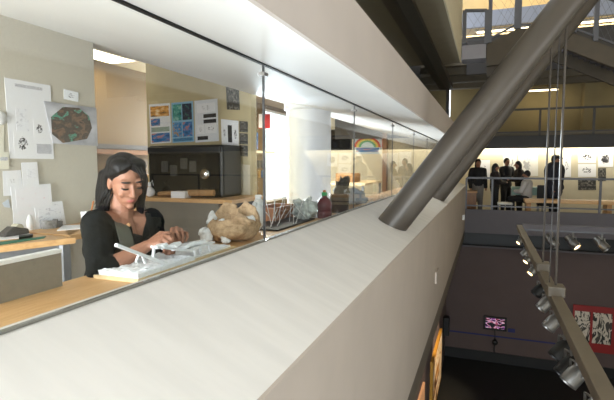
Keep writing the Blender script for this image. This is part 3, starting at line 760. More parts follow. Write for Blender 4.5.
# round column
cpos = P(309, 160, 6.45)
col = root('round_column', 'round white column inside the studio beside the bright window', 'column', None, (cpos.x, cpos.y, .2))
MB().lathe((0, 0, 0), [(.3, 0), (.3, 2.35)], 64).build('shaft', M['colw'], col, smooth=True, angle=40)
MB().lathe((0, 0, 2.12), [(.3, -.02), (.335, 0), (.335, .08), (.3, .1)], 64).build('collar', M['colw'], col, smooth=True, angle=30)

# end wall of the studio
EY = ('y', 13.4)
tv2 = root('wall_screen', 'dark wall-mounted screen right of the white column', 'screen', None, (0, 0, 0))
a, b_ = PY(327, 130, 13.4), PY(352, 150, 13.4)
MB().box(a.x, b_.x, 13.33, 13.4, b_.z, a.z).build('casing', M['black'], tv2); MB().box(a.x + .04, b_.x - .04, 13.325, 13.331, b_.z + .04, a.z - .04).build('display', M['glossblack'], tv2)
rp = sheet('rainbow_picture', 'picture of a rainbow over blue water on the studio end wall', 'picture', rect(353, 134, 382, 154), EY, mat('sky_print', (196, 210, 214), .6, var=.05), [('water', .12, .68, .9, .9, blu)])
qa = [PY(a, b, 13.4) for a, b in rect(353, 134, 382, 154)]
for nm, r0, cc in (('red_arc', .46, (206, 84, 60)), ('yellow_arc', .38, (226, 200, 90)), ('green_arc', .30, (90, 160, 110))):
    ar = [lerp2(qa, .5 + r * math.cos(t), .66 - 1.15 * r * math.sin(t)) + Vector((0, -.006, 0)) for r, rg in ((r0, range(13)), (r0 - .08, range(12, -1, -1))) for t in [PI * k / 12 for k in rg]]
    MB().prism(ar, (0, .002, 0)).build(nm, mat(nm + '_print', cc, .6, var=.1), rp)
tag(MB().box(PY(383, 140, 13.4).x, PY(387.5, 140, 13.4).x, 13.3, 13.4, PY(385, 148, 13.4).z, PY(385, 139, 13.4).z).build('alarm_box', M['red']), 'small red box on the studio end wall beside the rainbow picture', 'alarm box')
struct('trim_end_post', MB().box(PY(383, 170, 13.3).x, PY(387, 170, 13.3).x, 13.2, 13.4, .2, 3.05), M['brownwood'])
wt = root('work_table', 'beige work table deep in the studio beyond the column', 'table', None, (-2.9, 10.6, .2))
MB().box(-.5, .5, -.9, .9, .92, .97).build('tabletop', M['ply'], wt)
for sx in (-.45, .45):
    for sy in (-.85, .85): MB().bar((sx, sy, 0), (sx, sy, .92), .05).build('leg', M['metal'], wt)
bb = tag(MB().box(-3.2, -2.75, 10.2, 10.7, 1.17, 1.37).build('cardboard_box', M['card'], bevel=.005), 'brown cardboard box on the work table deep in the studio', 'box')

# ------------------------------------------------------------------ left desk by the pier
LZ = 1.215
ld = root('work_desk', 'oak desk with metal legs below the pinned sheets', 'desk', None, (-2.22, 1.0, .2))
fl, fr_ = PZ(-20, 248.5, LZ), PZ(75.5, 237.5, LZ); bl, br = Vector((XP + .01, fl.y - .3, LZ)), Vector((XP + .01, fr_.y + .02, LZ))
inv = -Vector(ld.location)
MB().prism([fl + inv, fr_ + inv, br + inv, bl + inv], (0, 0, -.03)).build('tabletop', M['desk'], ld)
for p in (fr_ + Vector((-.03, -.05, 0)), br + Vector((.06, -.05, 0)), fl + Vector((-.03, .05, 0))):
    MB().bar(Vector((p.x, p.y, .2)) + inv, Vector((p.x, p.y, LZ - .03)) + inv, .045).build('leg', M['metal'], ld)
MB().bar(fl + inv + Vector((-.03, .05, -.055)), fr_ + inv + Vector((-.03, -.03, -.055)), .03, .05).build('apron', M['metal'], ld)
ld2 = root('side_desk', 'second oak desk running behind the seated woman', 'desk', None, (-2.6, 2.7, .2))
fl, fr_ = PZ(58, 237, LZ), PZ(108, 230, LZ); inv = -Vector(ld2.location)
MB().prism([fr_ + Vector((0, 0, 0)) + inv, fr_ + Vector((-.5, .1, 0)) + inv, Vector((-2.45, 2.5, LZ)) + inv, Vector((-2.44, br.y + .03, LZ)) + inv, Vector((fl.x, br.y + .03, LZ)) + inv], (0, 0, -.03)).build('tabletop', M['desk'], ld2)
for p in (fr_ + Vector((-.06, -.05, 0)), fr_ + Vector((-.42, .02, 0))):
    MB().bar(Vector((p.x, p.y, .2)) + inv, Vector((p.x, p.y, LZ - .03)) + inv, .045).build('leg', M['metal'], ld2)

# things on the desks
def onz(px, py, z=LZ): return PZ(px, py, z)
def flat(name, label, cat, pts, m, th=.004, z=LZ, group=None):
    return tag(MB().prism([onz(a, b, z) for a, b in pts], (0, 0, th)).build(name, m), label, cat, group)


flat('cutting_mat', 'green cutting mat at the front of the pier desk', 'cutting mat', [(-5, 246), (44, 238.5), (46, 236.8), (10, 241.5), (-5, 243)], M['greenmat'])
flat('paper_sheet', 'white paper lying flat on the pier desk front', 'paper', [(-8, 241), (24, 238), (30, 234), (-6, 237)], M['paper'], .003)
flat('paper_sheet', 'white sheets lying on the second desk beside the woman', 'paper', [(57, 231), (83, 229), (83, 225.5), (63, 226)], M['paper'], .005)
flat('cutter_knife', 'black cutter knife lying on the green mat', 'knife', [(19, 239.4), (33, 237.2), (33, 235.8), (19, 237.6)], M['black'], .012, LZ + .004)
a = onz(18, 236); td = root('tape_dispenser', 'dark grey tape dispenser on the pier desk', 'tape dispenser', None, a + Vector((0, 0, .003)))
MB().prism([Vector((0, -.07, 0)), Vector((0, .07, 0)), Vector((0, .065, .03)), Vector((0, .03, .035)), Vector((0, -.02, .05)), Vector((0, -.065, .02))], (-.055, 0, 0)).build('body', M['dgrey'], td, bevel=.006)
MB().lathe((0, .02, .035), [(.012, -.052), (.024, -.05), (.024, -.01), (.012, -.008)], 20, (1, 0, 0)).build('tape_roll', mat('clear_tape', (196, 190, 170), .2), td, smooth=True, angle=40)
a = onz(28, 230); bt = root('white_bottle', 'small white bottle with a dark cap before the pinned sheets', 'bottle', None, a)
MB().lathe((0, 0, 0), [(.027, 0), (.03, .01), (.03, .05), (.022, .085), (.016, .1)], 24).build('body', M['white'], bt, smooth=True, angle=50)
MB().lathe((0, 0, .1), [(.016, 0), (.016, .018), (.012, .02)], 16).build('cap', M['dgrey'], bt, smooth=True, angle=40)
a = onz(36, 228); cm = root('camera_body', 'black camera lying on the pier desk beside the white bottle', 'camera', None, a)
MB().box(-.05, 0, -.05, .05, 0, .07).build('body', M['dgrey'], cm, bevel=.008); MB().lathe((0, 0, .035), [(.03, 0), (.032, .03), (.028, .05), (.02, .05)], 20, (1, 0, 0)).build('lens', M['black'], cm, smooth=True, angle=40)
mb = MB(); mb.tube([(-.03, .05, .05), (.03, .1, .02), (.05, .14, .008), (0, .17, .008), (-.03, .12, .008)], .006, 6); mb.build('strap', M['black'], cm)
a = onz(49, 228); cr = tag(None or MB().lathe(a, [(.001, 0), (.045, 0), (.05, .05), (.047, .05), (.043, .006), (.001, .006)], 20).build('glass_jar', mat('pale_jar', (150, 150, 150), .2, var=.2, vs=60), smooth=True, angle=40), 'short glass jar of oddments right of the camera', 'jar')
a = onz(57, 227); tag(MB().lathe(a, [(.001, 0), (.03, 0), (.034, .035), (.03, .035), (.028, .005), (.001, .005)], 20).build('small_dish', M['alu'], smooth=True, angle=40), 'small metal dish at the right end of the desk clutter', 'dish')
def crumple(name, label, cat, c, r, m, seed, sub=4, amp=.35, fr=9, group=None):
    b = bmesh.new(); bmesh.ops.create_icosphere(b, subdivisions=sub, radius=1)
    for v in b.verts:
        n = noise.fractal(v.co * 1.6 + Vector((seed, seed * 2, 0)), .9, 2.1, 4); v.co = Vector((v.co.x * r[0], v.co.y * r[1], v.co.z * r[2])) * (1 + amp * n)
        v.co.z = max(v.co.z, -r[2] * .72)
    zmin = min(v.co.z for v in b.verts)
    for v in b.verts: v.co.z -= zmin; v.co += Vector(c)
    me = bpy.data.meshes.new(name); b.to_mesh(me); b.free()
    o = link(name, me, m); [setattr(p, 'use_smooth', True) for p in o.data.polygons]
    return tag(o, label, cat, group) if label else o


flat('folded_paper', 'folded white paper standing at the left end of the pier desk', 'paper', [(-10, 236), (14, 235), (18, 231), (-8, 232)], M['paper'], .004)
a = onz(3, 234); tag(MB().prism([a + Vector((0, -.16, .004)), a + Vector((0, .1, .004)), a + Vector((-.05, .02, .11))], (-.02, 0, 0)).build('paper_peak', M['paper']), 'peaked white paper propped on the pier desk at the picture edge', 'paper')
a = onz(88, 228, LZ); cup = root('paper_cup', 'white cup holding pencils behind the woman shoulder', 'cup', None, Vector((a.x, a.y, LZ)))
MB().lathe((0, 0, 0), [(.03, 0), (.038, .1), (.035, .1), (.028, .006)], 20).build('cup', M['white'], cup, smooth=True, angle=40)
MB().tube([(0, 0, .01), (.02, .03, .16)], .005, 6).build('pencil', M['crate'], cup)

# ------------------------------------------------------------------ desk along the glass
dk_ = root('window_desk', 'long oak desk top running along the inside of the glass', 'desk', None, (-1.3, 2.0, .2)); inv = -Vector(dk_.location)
# front portion carries the woman's work, the far one the clutter
MB().box(-1.345 + 1.3, -1.085 + 1.3, -3.0, 6.2, ZF - .2 - .035, ZF - .2).build('worktop', M['desk'], dk_, bevel=.003)
for y_ in (-2.5, -.9, 2.5, 4.4, 6.0): MB().bar((.05, y_, 0), (.05, y_, ZF - .235), .05).build('leg', M['metal'], dk_)
pn = root('grey_board', 'grey chipboard panel with a pale top edge at the lower left', 'board', None, (-1.3, .7, ZF))
a, b_ = PX(-30, 257, -1.32), PX(56.5, 248.5, -1.32)
MB().box(-.02 - .0, 0, a.y - .7, b_.y - .7, 0, b_.z - ZF - .012).build('panel', M['greypanel'], pn)
MB().box(-.024, .004, a.y - .7, b_.y - .7, b_.z - ZF - .012, b_.z - ZF).build('top_edge', M['white'], pn)

# architectural model
am = root('architectural_model', 'white architectural model of ramps on a pale board under the woman hands', 'model', None, (-1.2, 1.4, ZF))
def ML(v): return Vector(v) - Vector((-1.2, 1.4, ZF))
bq = [Vector((-1.285, 1.255, ZF)), Vector((-1.09, 1.255, ZF)), Vector((-1.10, 1.93, ZF)), Vector((-1.30, 1.93, ZF))]
MB().prism([ML(p) for p in bq], (0, 0, .012)).build('board', M['ply'], am)
def slab(name, x0, x1, y0, y1, z0, amp, m, sub=40, seed=0):
    b = bmesh.new(); n = sub
    g = [[None] * (n + 1) for _ in range(n + 1)]
    for i in range(n + 1):
        for j in range(n + 1):
            x = x0 + (x1 - x0) * i / n; y = y0 + (y1 - y0) * j / n; e = 0 if i in (0, n) or j in (0, n) else 1
            g[i][j] = b.verts.new(ML((x, y, z0 + amp * e * (.4 + noise.fractal(Vector((x, y, seed)) * 45, .8, 2, 4)))))
    for i in range(n):
        for j in range(n): b.faces.new((g[i][j], g[i + 1][j], g[i + 1][j + 1], g[i][j + 1]))
    bot = [b.verts.new(ML((x, y, ZF + .012))) for x, y in ((x0, y0), (x1, y0), (x1, y1), (x0, y1))]
    b.faces.new(bot); b.faces.new([g[i][0] for i in range(n + 1)] + [bot[1], bot[0]]); b.faces.new([g[n][j] for j in range(n + 1)] + [bot[2], bot[1]])
    b.faces.new([g[i][n] for i in range(n, -1, -1)] + [bot[3], bot[2]]); b.faces.new([g[0][j] for j in range(n, -1, -1)] + [bot[0], bot[3]])
    bmesh.ops.recalc_face_normals(b, faces=b.faces[:]); me = bpy.data.meshes.new(name); b.to_mesh(me); b.free(); return link(name, me, m, am)


slab('terrain', -1.28, -1.098, 1.265, 1.60, ZF + .028, .006, M['plaster'], 40, 1)
slab('terrain', -1.29, -1.115, 1.61, 1.91, ZF + .02, .004, M['plaster'], 40, 5)
mx = -1.115
def mp(px, py, x=mx): return ML(PX(px, py, x))
MB().bar(mp(116, 245), mp(166, 264, -1.105), .012, .010).build('ramp', M['foam'], am)
MB().bar(mp(139, 254), mp(136, 262.5), .007).build('post', M['foam'], am); MB().bar(mp(142, 255), mp(145, 263), .007).build('post', M['foam'], am)
MB().bar(mp(154, 247), mp(153, 260), .008).build('post', M['foam'], am)
MB().bar(mp(154, 247), mp(190, 250.5), .03, .008).build('deck', M['foam'], am)
MB().bar(mp(188, 249), mp(212, 242), .03, .008).build('deck', M['foam'], am)
for a, b_ in (((193, 247), (196, 256.5)), ((200, 246), (201, 254)), ((208, 243), (210, 251))): MB().bar(mp(*a), mp(*b_), .007).build('post', M['foam'], am)
MB().bar(mp(153, 260), mp(175, 266, -1.105), .005).build('wire', M['alu'], am)
for k, (px, py, s) in enumerate(((161, 246, 1), (171, 245.5, 1.4), (181, 247, 1.3), (187, 245, 1), (196, 243, 1.2))):
    c = mp(px, py); MB().obox(c, Vector((.022, .004 * k, .004)) * s, Vector((0, .014, .003)) * s, Vector((-.003, -.003, .006))).build('block', M['foam'], am, bevel=.003)

# burlap sack stuffed with white fluff
bc = PX(232, 240, -1.225); bc.z = ZF
sk = root('burlap_sack', 'brown burlap sack stuffed with white fluff on the window desk', 'sack', None, bc)
rr_ = Matrix.Rotation(.4, 3, 'Z')
def SL_(r, f, z): return R * r + F * f + Z * z
RF = Matrix((R, F, Z)).transposed()
mb = MB(); mb.ell(SL_(-.01, 0, .07), (.115, .085, .072), RF).ell(SL_(.065, .02, .085), (.075, .075, .085), RF).ell(SL_(-.06, -.005, .06), (.06, .075, .06), RF)
for ring in ([(-.096, .02, .106), (-.07, .04, .15), (-.04, .045, .185), (.004, .035, .172), (.035, -.01, .125), (-.009, -.06, .092), (-.065, -.05, .094), (-.096, .02, .106)],
             [(.035, .02, .154), (.07, .05, .188), (.11, .045, .16), (.135, .02, .1), (.1, -.045, .106), (.054, -.05, .122), (.035, .02, .154)]):
    mb.chain([(SL_(*p), .017) for p in ring])
mb.chain([(SL_(.03, -.05, .11), .03), (SL_(.03, .05, .12), .035), (SL_(-.03, .05, .13), .03)]).chain([(SL_(-.08, .03, .08), .03), (SL_(-.03, .055, .13), .025)]).chain([(SL_(.12, .03, .09), .03), (SL_(.08, .06, .14), .025)])
mb.chain([(SL_(-.07, -.06, .06), .028), (SL_(.0, -.075, .055), .034), (SL_(.06, -.06, .07), .03)])
def lump(v):
    n = noise.fractal(v * 14, .9, 2.1, 4); w = noise.noise(v * 34 + Vector((3, 1, 2)))
    v += Vector((n, n * .6, n * .5)) * .009 + Vector((w, -w, w)) * .004
    for c_, rd, dp in ((SL_(-.03, -.012, .13), .062, .085), (SL_(.085, .0, .15), .05, .06)):
        q_ = v - c_; q_ = Vector((q_.dot(R) / rd, q_.dot(F) / (rd * .75), 0)).length
        if q_ < 1 and v.z > .07: v.z -= dp * (1 - q_ * q_) ** .7
    v.z = max(v.z, .001); return v
mb.blob('sack', M['burlap'], sk, .005, 2, lump)
def fluffball(c, r, seed, name='stuffing'):
    b = MB(); rnd = random.Random(seed)
    for k in range(9): b.ell(SL_(*(c[i] + rnd.uniform(-1, 1) * r[i] * .6 for i in range(3))), [v * rnd.uniform(.4, .7) for v in r], sub=2)
    return b.blob(name, M['fluff'], sk, .005, 1, lambda v: v + Vector((1, 1, 1)) * .008 * noise.noise(v * 45))
fluffball((-.125, -.03, .045), (.035, .04, .04), 1); fluffball((-.105, .01, .1), (.028, .03, .05), 2)
fluffball((-.04, -.005, .085), (.042, .03, .03), 3); fluffball((.085, .0, .105), (.034, .03, .03), 4); fluffball((-.02, -.095, .022), (.022, .02, .02), 5)
# white plastic jug next to the sack
wc = PX(257, 234, -1.26); wc.z = ZF
wj = root('white_jug', 'crumpled white plastic jug between the sack and the glass joint', 'jug', None, wc)
mb = MB(); mb.ell((0, 0, .09), (.045, .05, .085)).ell((0, .02, .17), (.03, .032, .03)).chain([((0, -.05, .05), .012), ((.01, -.075, .11), .011), ((0, -.03, .17), .012)])
mb.blob('body', M['white'], wj, .005, 2, lambda v: v + Vector((1, .5, 0)) * .006 * noise.noise(v * 30))
MB().lathe((0, .02, .195), [(.018, 0), (.02, .01), (.018, .022), (.0, .023)], 16).build('cap', M['paper'], wj, smooth=True, angle=40)
# wire twig model
wm = root('wire_model', 'spiky model of thin white wires right of the glass joint', 'wire model', None, PZ(283, 224, ZF))
rnd = random.Random(3)
mb = MB(); mb2 = MB()
for k in range(22):
    a = Vector((rnd.uniform(-.12, .1), rnd.uniform(-.3, .3), .01)); b_ = a + Vector((rnd.uniform(-.08, .08), rnd.uniform(-.12, .12), rnd.uniform(.08, .2)))
    mb.tube([a, b_], .0022, 5)
mb.build('wires', M['white'], wm)
MB().box(-.13, .11, -.32, .32, 0, .01).build('base', M['black'], wm)  # black strip stands in for the shading along the glass foot
c = PZ(294, 222, ZF); crt = root('wooden_crate', 'small orange-brown wooden crate behind the wire model', 'crate', None, (c.x - .12, c.y + .1, ZF))
for k in range(3):
    MB().box(-.002 - .0, .01, -.18, .18, .008 + k * .032, .034 + k * .032).build('side_slat', M['crate'], crt)
MB().box(-.15, .0, -.18, .18, 0, .008).build('bottom', M['crate'], crt); MB().box(-.15, -.14, -.18, .18, .008, .1).build('back_panel', M['crate'], crt)
for sy in (-.18, .17): MB().box(-.14, -.002, sy, sy + .01, .008, .1).build('end_panel', M['crate'], crt)
crumple('crumpled_plastic', 'crumpled clear white plastic on the desk left of the red bottle', 'plastic', PZ(309, 219, ZF) + Vector((-.03, 0, 0)), (.08, .12, .085), mat('clear_crumpled_plastic', (206, 214, 212), .15, var=.25, vs=25, bump=.6, bs=30), 5, 4, .6)
flat('white_plate', 'flat white foam plate at the foot of the crumpled plastic', 'plate', [(296, 222), (322, 217), (326, 214.5), (300, 218)], M['foam'], .008, ZF)
def bottle(c, s, body, cap, label, cat='bottle'):
    t = root('juice_bottle', label, cat, None, c)
    MB().lathe((0, 0, 0), [(.06 * s, 0), (.07 * s, .012 * s), (.07 * s, .06 * s), (.064 * s, .07 * s), (.07 * s, .08 * s), (.07 * s, .14 * s), (.05 * s, .175 * s), (.024 * s, .195 * s), (.022 * s, .21 * s)], 32).build('body', body, t, smooth=True, angle=50)
    MB().lathe((0, 0, .207 * s), [(.026 * s, 0), (.027 * s, .028 * s), (.02 * s, .032 * s)], 24).build('cap', cap, t, smooth=True, angle=40)
    return t
c = PZ(327, 218, ZF); t = bottle(c + Vector((-.02, 0, 0)), .8, M['winered'], M['green'], 'dark red juice bottle with a green cap on the window desk')
MB().lathe((0, 0, .243 * .8 * .98), [(.012, 0), (.012, .012), (.008, .016)], 14).build('spout', mat('orange_plastic', (220, 110, 40), .4, var=0), t, smooth=True)
c = PZ(340, 213, ZF); tag(MB().lathe(c + Vector((-.02, .05, 0)), [(.07, 0), (.075, .01), (.08, .15), (.074, .15), (.068, .012)], 28).build('smoked_jar', M['smoke'], smooth=True, angle=50), 'smoked brown jar just right of the red bottle', 'jar')
c = PZ(347, 206, ZF); crumple('dark_scrap', 'tangle of dark scraps between the brown jar and the grey bundle', 'scrap', c + Vector((-.1, .2, 0)), (.07, .12, .14), mat('dark_scraps', (60, 56, 54), .6, var=.4, vs=30, bump=.5, bs=30), 11, 4, .7)
c = PZ(361, 205, ZF)
c.x = -1.24
bd = root('grey_bundle', 'grey-blue rolled fabric bundle at the far end of the window desk', 'fabric bundle', None, Vector((c.x, c.y, ZF)))
mb = MB(); mb.chain([(R * -.13 + Z * .05, .05), (Z * .055, .058), (R * .13 + Z * .05, .045)]).chain([(R * -.06 + F * .06 + Z * .11, .045), (R * .05 + F * .06 + Z * .115, .05), (R * .12 + F * .05 + Z * .09, .035)])
mb.blob('bundle', M['greyblue'], bd, .008, 2, lambda v: v + Vector((1, .5, 1)) * .012 * noise.noise(v * 22))

# ------------------------------------------------------------------ the woman
W = root('woman', 'young woman in a black jacket seated behind the glass, working on a white model', 'person', None, P(112, 330, 2.0))
W['label'] = 'dark-haired person in a black jacket seated behind the glass, hands on a white model'
W.name = 'person'
wo = Vector(W.location)
def wl(v): return v - wo
def wp(px, py, d): return P(px, py, d) - wo
yaw = math.radians(46)
fh = R * math.sin(yaw) - F * math.cos(yaw)
pit = math.radians(24)
ff = fh * math.cos(pit) - Z * math.sin(pit)
lf = Z.cross(fh).normalized()
lf = (lf * math.cos(.06) + Z * math.sin(.06)).normalized()
uu = lf.cross(-ff).normalized()
if uu.z < 0: uu = -uu
HC = wp(126.0, 181.5, 1.88)
hyaw = math.radians(41)
hf = R * math.sin(hyaw) - F * math.cos(hyaw); ff = hf * math.cos(pit) - Z * math.sin(pit)
hl = Z.cross(hf).normalized(); hl = (hl * math.cos(.07) + Z * math.sin(.07)).normalized(); ff = (ff - hl * ff.dot(hl)).normalized()
uu = hl.cross(ff).normalized(); uu = uu if uu.z > 0 else -uu
HM = Matrix((hl, ff, uu)).transposed()          # head local (left, forward, up) -> world
HI = HM.transposed()
def hp(x, y, z): return HC + HM @ Vector((x, y, z))
HS = .895
def head(mb):
    e = lambda c, r, sub=3: mb.ell(hp(*[v * HS for v in c]), [v * HS for v in r], HM, sub)
    e((0, -.015, .034), (.072, .09, .08)); e((0, .012, -.008), (.061, .070, .076)); e((0, .028, -.050), (.046, .051, .052)); e((0, .060, -.090), (.018, .019, .016))
    for s in (-1, 1):
        e((s * .036, .050, -.028), (.020, .021, .022)); e((s * .030, .066, .010), (.0155, .0125, .0105)); e((s * .0105, .086, -.030), (.0065, .008, .006), 2)
        e((s * .070, -.006, -.006), (.009, .018, .029)); e((s * .028, .066, .034), (.026, .012, .010), 2)
    mb.hull(hp(0, .078 * HS, .016 * HS), .0058, hp(0, .0965 * HS, -.026 * HS), .0088)
    e((0, .078, -.054), (.016, .009, .004), 2); e((0, .077, -.0615), (.014, .009, .0045), 2); e((0, .070, -.057), (.024, .012, .014), 2)
NB = wp(121, 222, 1.945)
CH = wp(120, 248, 1.95); WA = wp(112, 300, 2.03); PE = wp(106, 345, 2.10)
SR, SL = wp(97, 224, 1.84), wp(151, 222, 2.02)
ER, WR = wp(101, 272, 1.71), wp(147, 246, 1.80)
EL, WL = wp(158, 270, 2.07), wp(170, 252, 1.94)
mb = MB(); head(mb)
mb.chain([(hp(0, -.025, -.05), .05), (NB.lerp(hp(0, -.02, -.07), .45), .047), (NB, .058)])
mb.hull(NB, .06, CH, .108).hull(CH, .112, WA, .105).hull(WA, .11, PE, .125)
mb.hull(NB, .05, SR, .048).hull(NB, .05, SL, .048).hull(CH, .09, SR, .05).hull(CH, .09, SL, .05)
mb.chain([(SR, .048), (SR.lerp(ER, .5), .042), (ER, .036), (ER.lerp(WR, .35), .035), (WR, .023)])
mb.chain([(SL, .048), (EL, .036), (EL.lerp(WL, .4), .034), (WL, .023)])
# legs and feet
for s, sd in ((1, lf), (-1, -lf)):
    hipj = PE + sd * .085 - Z * .03; kn = hipj + fh * .36 - Z * .03 + sd * .02; an = kn - Z * .40 - fh * .1; 
    mb.chain([(hipj, .085), (kn, .055), (an, .035)]).hull(an - Z * .05, .03, an - Z * .06 + fh * .13, .025)
def finger(pts, r0=.0085, r1=.0068):
    n = len(pts) - 1
    mb.chain([(p, r0 + (r1 - r0) * i / n) for i, p in enumerate(pts)])
def hpx(px, py, d): return wp(px, py, d + .10)
# right hand: back of the hand seen from the side, fingers reaching right and down
KR = [hpx(161, 233.5, 1.73), hpx(163.5, 236, 1.705), hpx(163, 239.5, 1.69), hpx(160, 243, 1.68)]
for k in KR: mb.hull(WR.lerp(k, .12), .017, k, .0115)
finger([KR[0], hpx(168.5, 233, 1.735), hpx(172, 238, 1.735), hpx(172.5, 243, 1.735)])
finger([KR[1], hpx(170, 237.5, 1.70), hpx(172, 242, 1.70), hpx(171, 246, 1.705)])
finger([KR[2], hpx(168, 242.5, 1.685), hpx(169, 246, 1.685), hpx(167.5, 249, 1.69)])
finger([KR[3], hpx(164, 246, 1.675), hpx(165, 248.5, 1.675), hpx(164, 251, 1.68)], .0075, .006)
finger([WR.lerp(KR[0], .35), hpx(158, 241, 1.76), hpx(164, 244.5, 1.765), hpx(168.5, 245.5, 1.765)], .0105, .008)
# left hand: raised, fingers curled down to the model
KL = [hpx(172.5, 229.5, 1.80), hpx(176.5, 228.5, 1.815), hpx(180.5, 230, 1.83), hpx(184, 233, 1.845)]
for k in KL: mb.hull(WL.lerp(k, .1), .017, k, .0115)
finger([KL[0], hpx(172, 233, 1.755), hpx(173.5, 239, 1.74), hpx(175, 244.5, 1.75)])
finger([KL[1], hpx(177, 232, 1.765), hpx(179, 238, 1.755), hpx(179.5, 243.5, 1.76)])
finger([KL[2], hpx(182, 232, 1.785), hpx(183, 237, 1.775), hpx(182.5, 242, 1.78)])
finger([KL[3], hpx(187, 233, 1.81), hpx(187.5, 237, 1.80), hpx(186, 240.5, 1.80)], .0075, .006)
finger([WL.lerp(KL[0], .3), hpx(169, 243, 1.79), hpx(171.5, 243, 1.765), hpx(174.5, 247, 1.76)], .0105, .008)
def lips(c):
    v = HI @ (c - HC) / HS
    return .125 > v.y > .07 and (v.x / .0205) ** 2 + ((v.z + .058) / .0088) ** 2 < 1
def lower(c): return c.z < PE.z + .02 - 0
body = mb.blob('body', M['skin'], W, .0036, 3, None, [(M['lip'], lips)])
# face details
for s in (-1, 1):
    arc = [hp(*(HS * v for v in (s * (.030 + .018 * t), .0790 - .007 * t * t - .003 * max(0, t), .0045 - .0035 * (1 - t * t)))) for t in (-1, -.5, 0, .5, 1)]
    MB().tube(arc, [.001, .0028, .0034, .0032, .0016], 6).build('eyelashes', M['black'], W)
    arc = [hp(*(HS * v for v in (s * (.031 + .019 * t), .0835 - .007 * t * t - .006 * max(0, t), .0325 + .0035 * (1 - t * t) + .0015 * t))) for t in (-1, -.5, 0, .5, 1)]
    MB().tube(arc, [.0018, .0036, .0036, .003, .0012], 6).build('eyebrow', M['hair'], W)
# hair
mb = MB(); H = lambda x, y, z: hp(x * HS, y * HS, z * HS)
mb.ell(H(0, -.026, .044), [v * HS for v in (.080, .090, .080)], HM); mb.ell(H(0, -.058, -.01), [v * HS for v in (.066, .050, .085)], HM)
mb.ell(H(.028, .024, .086), [v * HS for v in (.046, .044, .036)], HM); mb.ell(H(-.034, .016, .086), [v * HS for v in (.044, .044, .036)], HM)
def lock(pts, r): mb.chain([(H(*p), r_ ) for p, r_ in zip(pts, r)])
for k in range(3):
    o_ = k * .012
    lock([(-.012, .052 - o_, .104), (-.050, .046 - o_, .078), (-.067, .012 - o_, .048), (-.070, -.032 - o_, .025), (-.068, -.056, -.05), (-.066 - .006 * k, -.05 - .005 * k, -.13), (-.068 - .012 * k, -.05 - .008 * k, -.19)], (.011, .014, .013, .014, .020, .017, .005))
    lock([(.012, .054 - o_, .104), (.048, .058 - o_, .072), (.067, .043 - o_, .025), (.070, .03 - o_, -.03), (.071, .02 - o_, -.09), (.075, .015 - o_, -.15), (.078, .02 - .02 * k, -.2)], (.010, .013, .013, .014, .016, .014, .005))
for k in range(5):
    x_ = -.06 + .03 * k; lock([(x_, -.080, .0), (x_ * 1.1, -.085, -.08), (x_ * 1.2, -.075, -.15), (x_ * 1.3, -.06 - .01 * k, -.205 + .01 * (k % 2))], (.028, .030, .026, .008))
def hcut(v):
    l = HI @ (v - HC) / HS
    n = noise.noise(Vector((l.x * 60, l.y * 60, l.z * 6))); return v + (HM @ Vector((n, n, 0))) * .003
mb.blob('hair', M['hair'], W, .004, 3, hcut)
mb = MB(); rnd = random.Random(5)
for k in range(30):
    s = -1 if k < 20 else 1
    a = (s * rnd.uniform(.05, .075), rnd.uniform(-.08, .0), rnd.uniform(-.06, .0)); e = (s * rnd.uniform(.07, .105), rnd.uniform(-.11, .0), rnd.uniform(-.21, -.13))
    m_ = [(a[i] + e[i]) / 2 + (s * .008 if i == 0 else 0) for i in range(3)]
    mb.tube([H(*a), H(*m_), H(*e)], [.003, .0025, .001], 5)
for k in range(3):
    mb.tube([H(.01 + .012 * k, .064, .098), H(.030 + .012 * k, .082, .06), H(.05 + .006 * k, .072, .0), H(.058, .06, -.05)], [.003, .003, .0022, .0008], 5)
mb.build('hair_strands', M['hair'], W, smooth=True)
# clothes
mb = MB()
NBj = NB - Z * .034
for s, sd, Sj in ((1, lf, SL), (-1, -lf, SR)):
    mb.hull(NBj + sd * .06 - fh * .02, .052, Sj + Z * .004, .058).hull(CH + sd * .03 - fh * .01, .112, Sj, .06)
for sd in (lf, -lf): mb.hull(NBj + sd * .062 - fh * .035 + Z * .012, .03, NBj + sd * .058 + fh * .03 - Z * .01, .028)
mb.hull(CH, .125, WA, .122).hull(WA, .122, PE, .14).hull(NBj - fh * .05, .07, CH - fh * .03, .12)
mb.chain([(SR, .058), (SR.lerp(ER, .5), .055), (ER, .052), (ER.lerp(WR, .16), .050)])
mb.chain([(SL, .058), (SL.lerp(EL, .5), .054), (EL, .05), (EL.lerp(WL, .5), .044)])
def wrinkle(v):
    n = noise.fractal(v * 11, .8, 2, 3); d = (v - CH); d.normalize(); return v + d * .007 * n
jk = mb.blob('jacket', M['velvet'], W, .006, 4, wrinkle)
def pix(p):
    v = p + wo - CAM; d = v.dot(FC); return CX + FPX * v.dot(R) / d, CY - FPX * v.dot(UP) / d
def inside(q, poly):
    x, y = q; c = False
    for (x0, y0), (x1, y1) in zip(poly, poly[1:] + poly[:1]):
        if (y0 > y) != (y1 > y) and x < (x1 - x0) * (y - y0) / (y1 - y0) + x0: c = not c
    return c
def cutaway(o, test, th=.004):
    b = bmesh.new(); b.from_mesh(o.data)
    bmesh.ops.delete(b, geom=[f for f in b.faces if test(f.calc_center_median(), f.normal)], context='FACES')
    for _ in range(8):
        mv = {}
        for v in b.verts:
            nb = [e.other_vert(v).co for e in v.link_edges if e.is_boundary]
            if len(nb) == 2: mv[v] = (v.co + nb[0] + nb[1]) / 3
        for v, c in mv.items(): v.co = c
    b.to_mesh(o.data); b.free(); md = o.modifiers.new('cloth', 'SOLIDIFY'); md.thickness = th; md.offset = -1
VNECK = [(120, 200), (123, 209), (128, 217), (132, 228), (135, 246), (138, 250), (141, 246), (144, 230), (147, 216), (149, 206), (148, 200)]
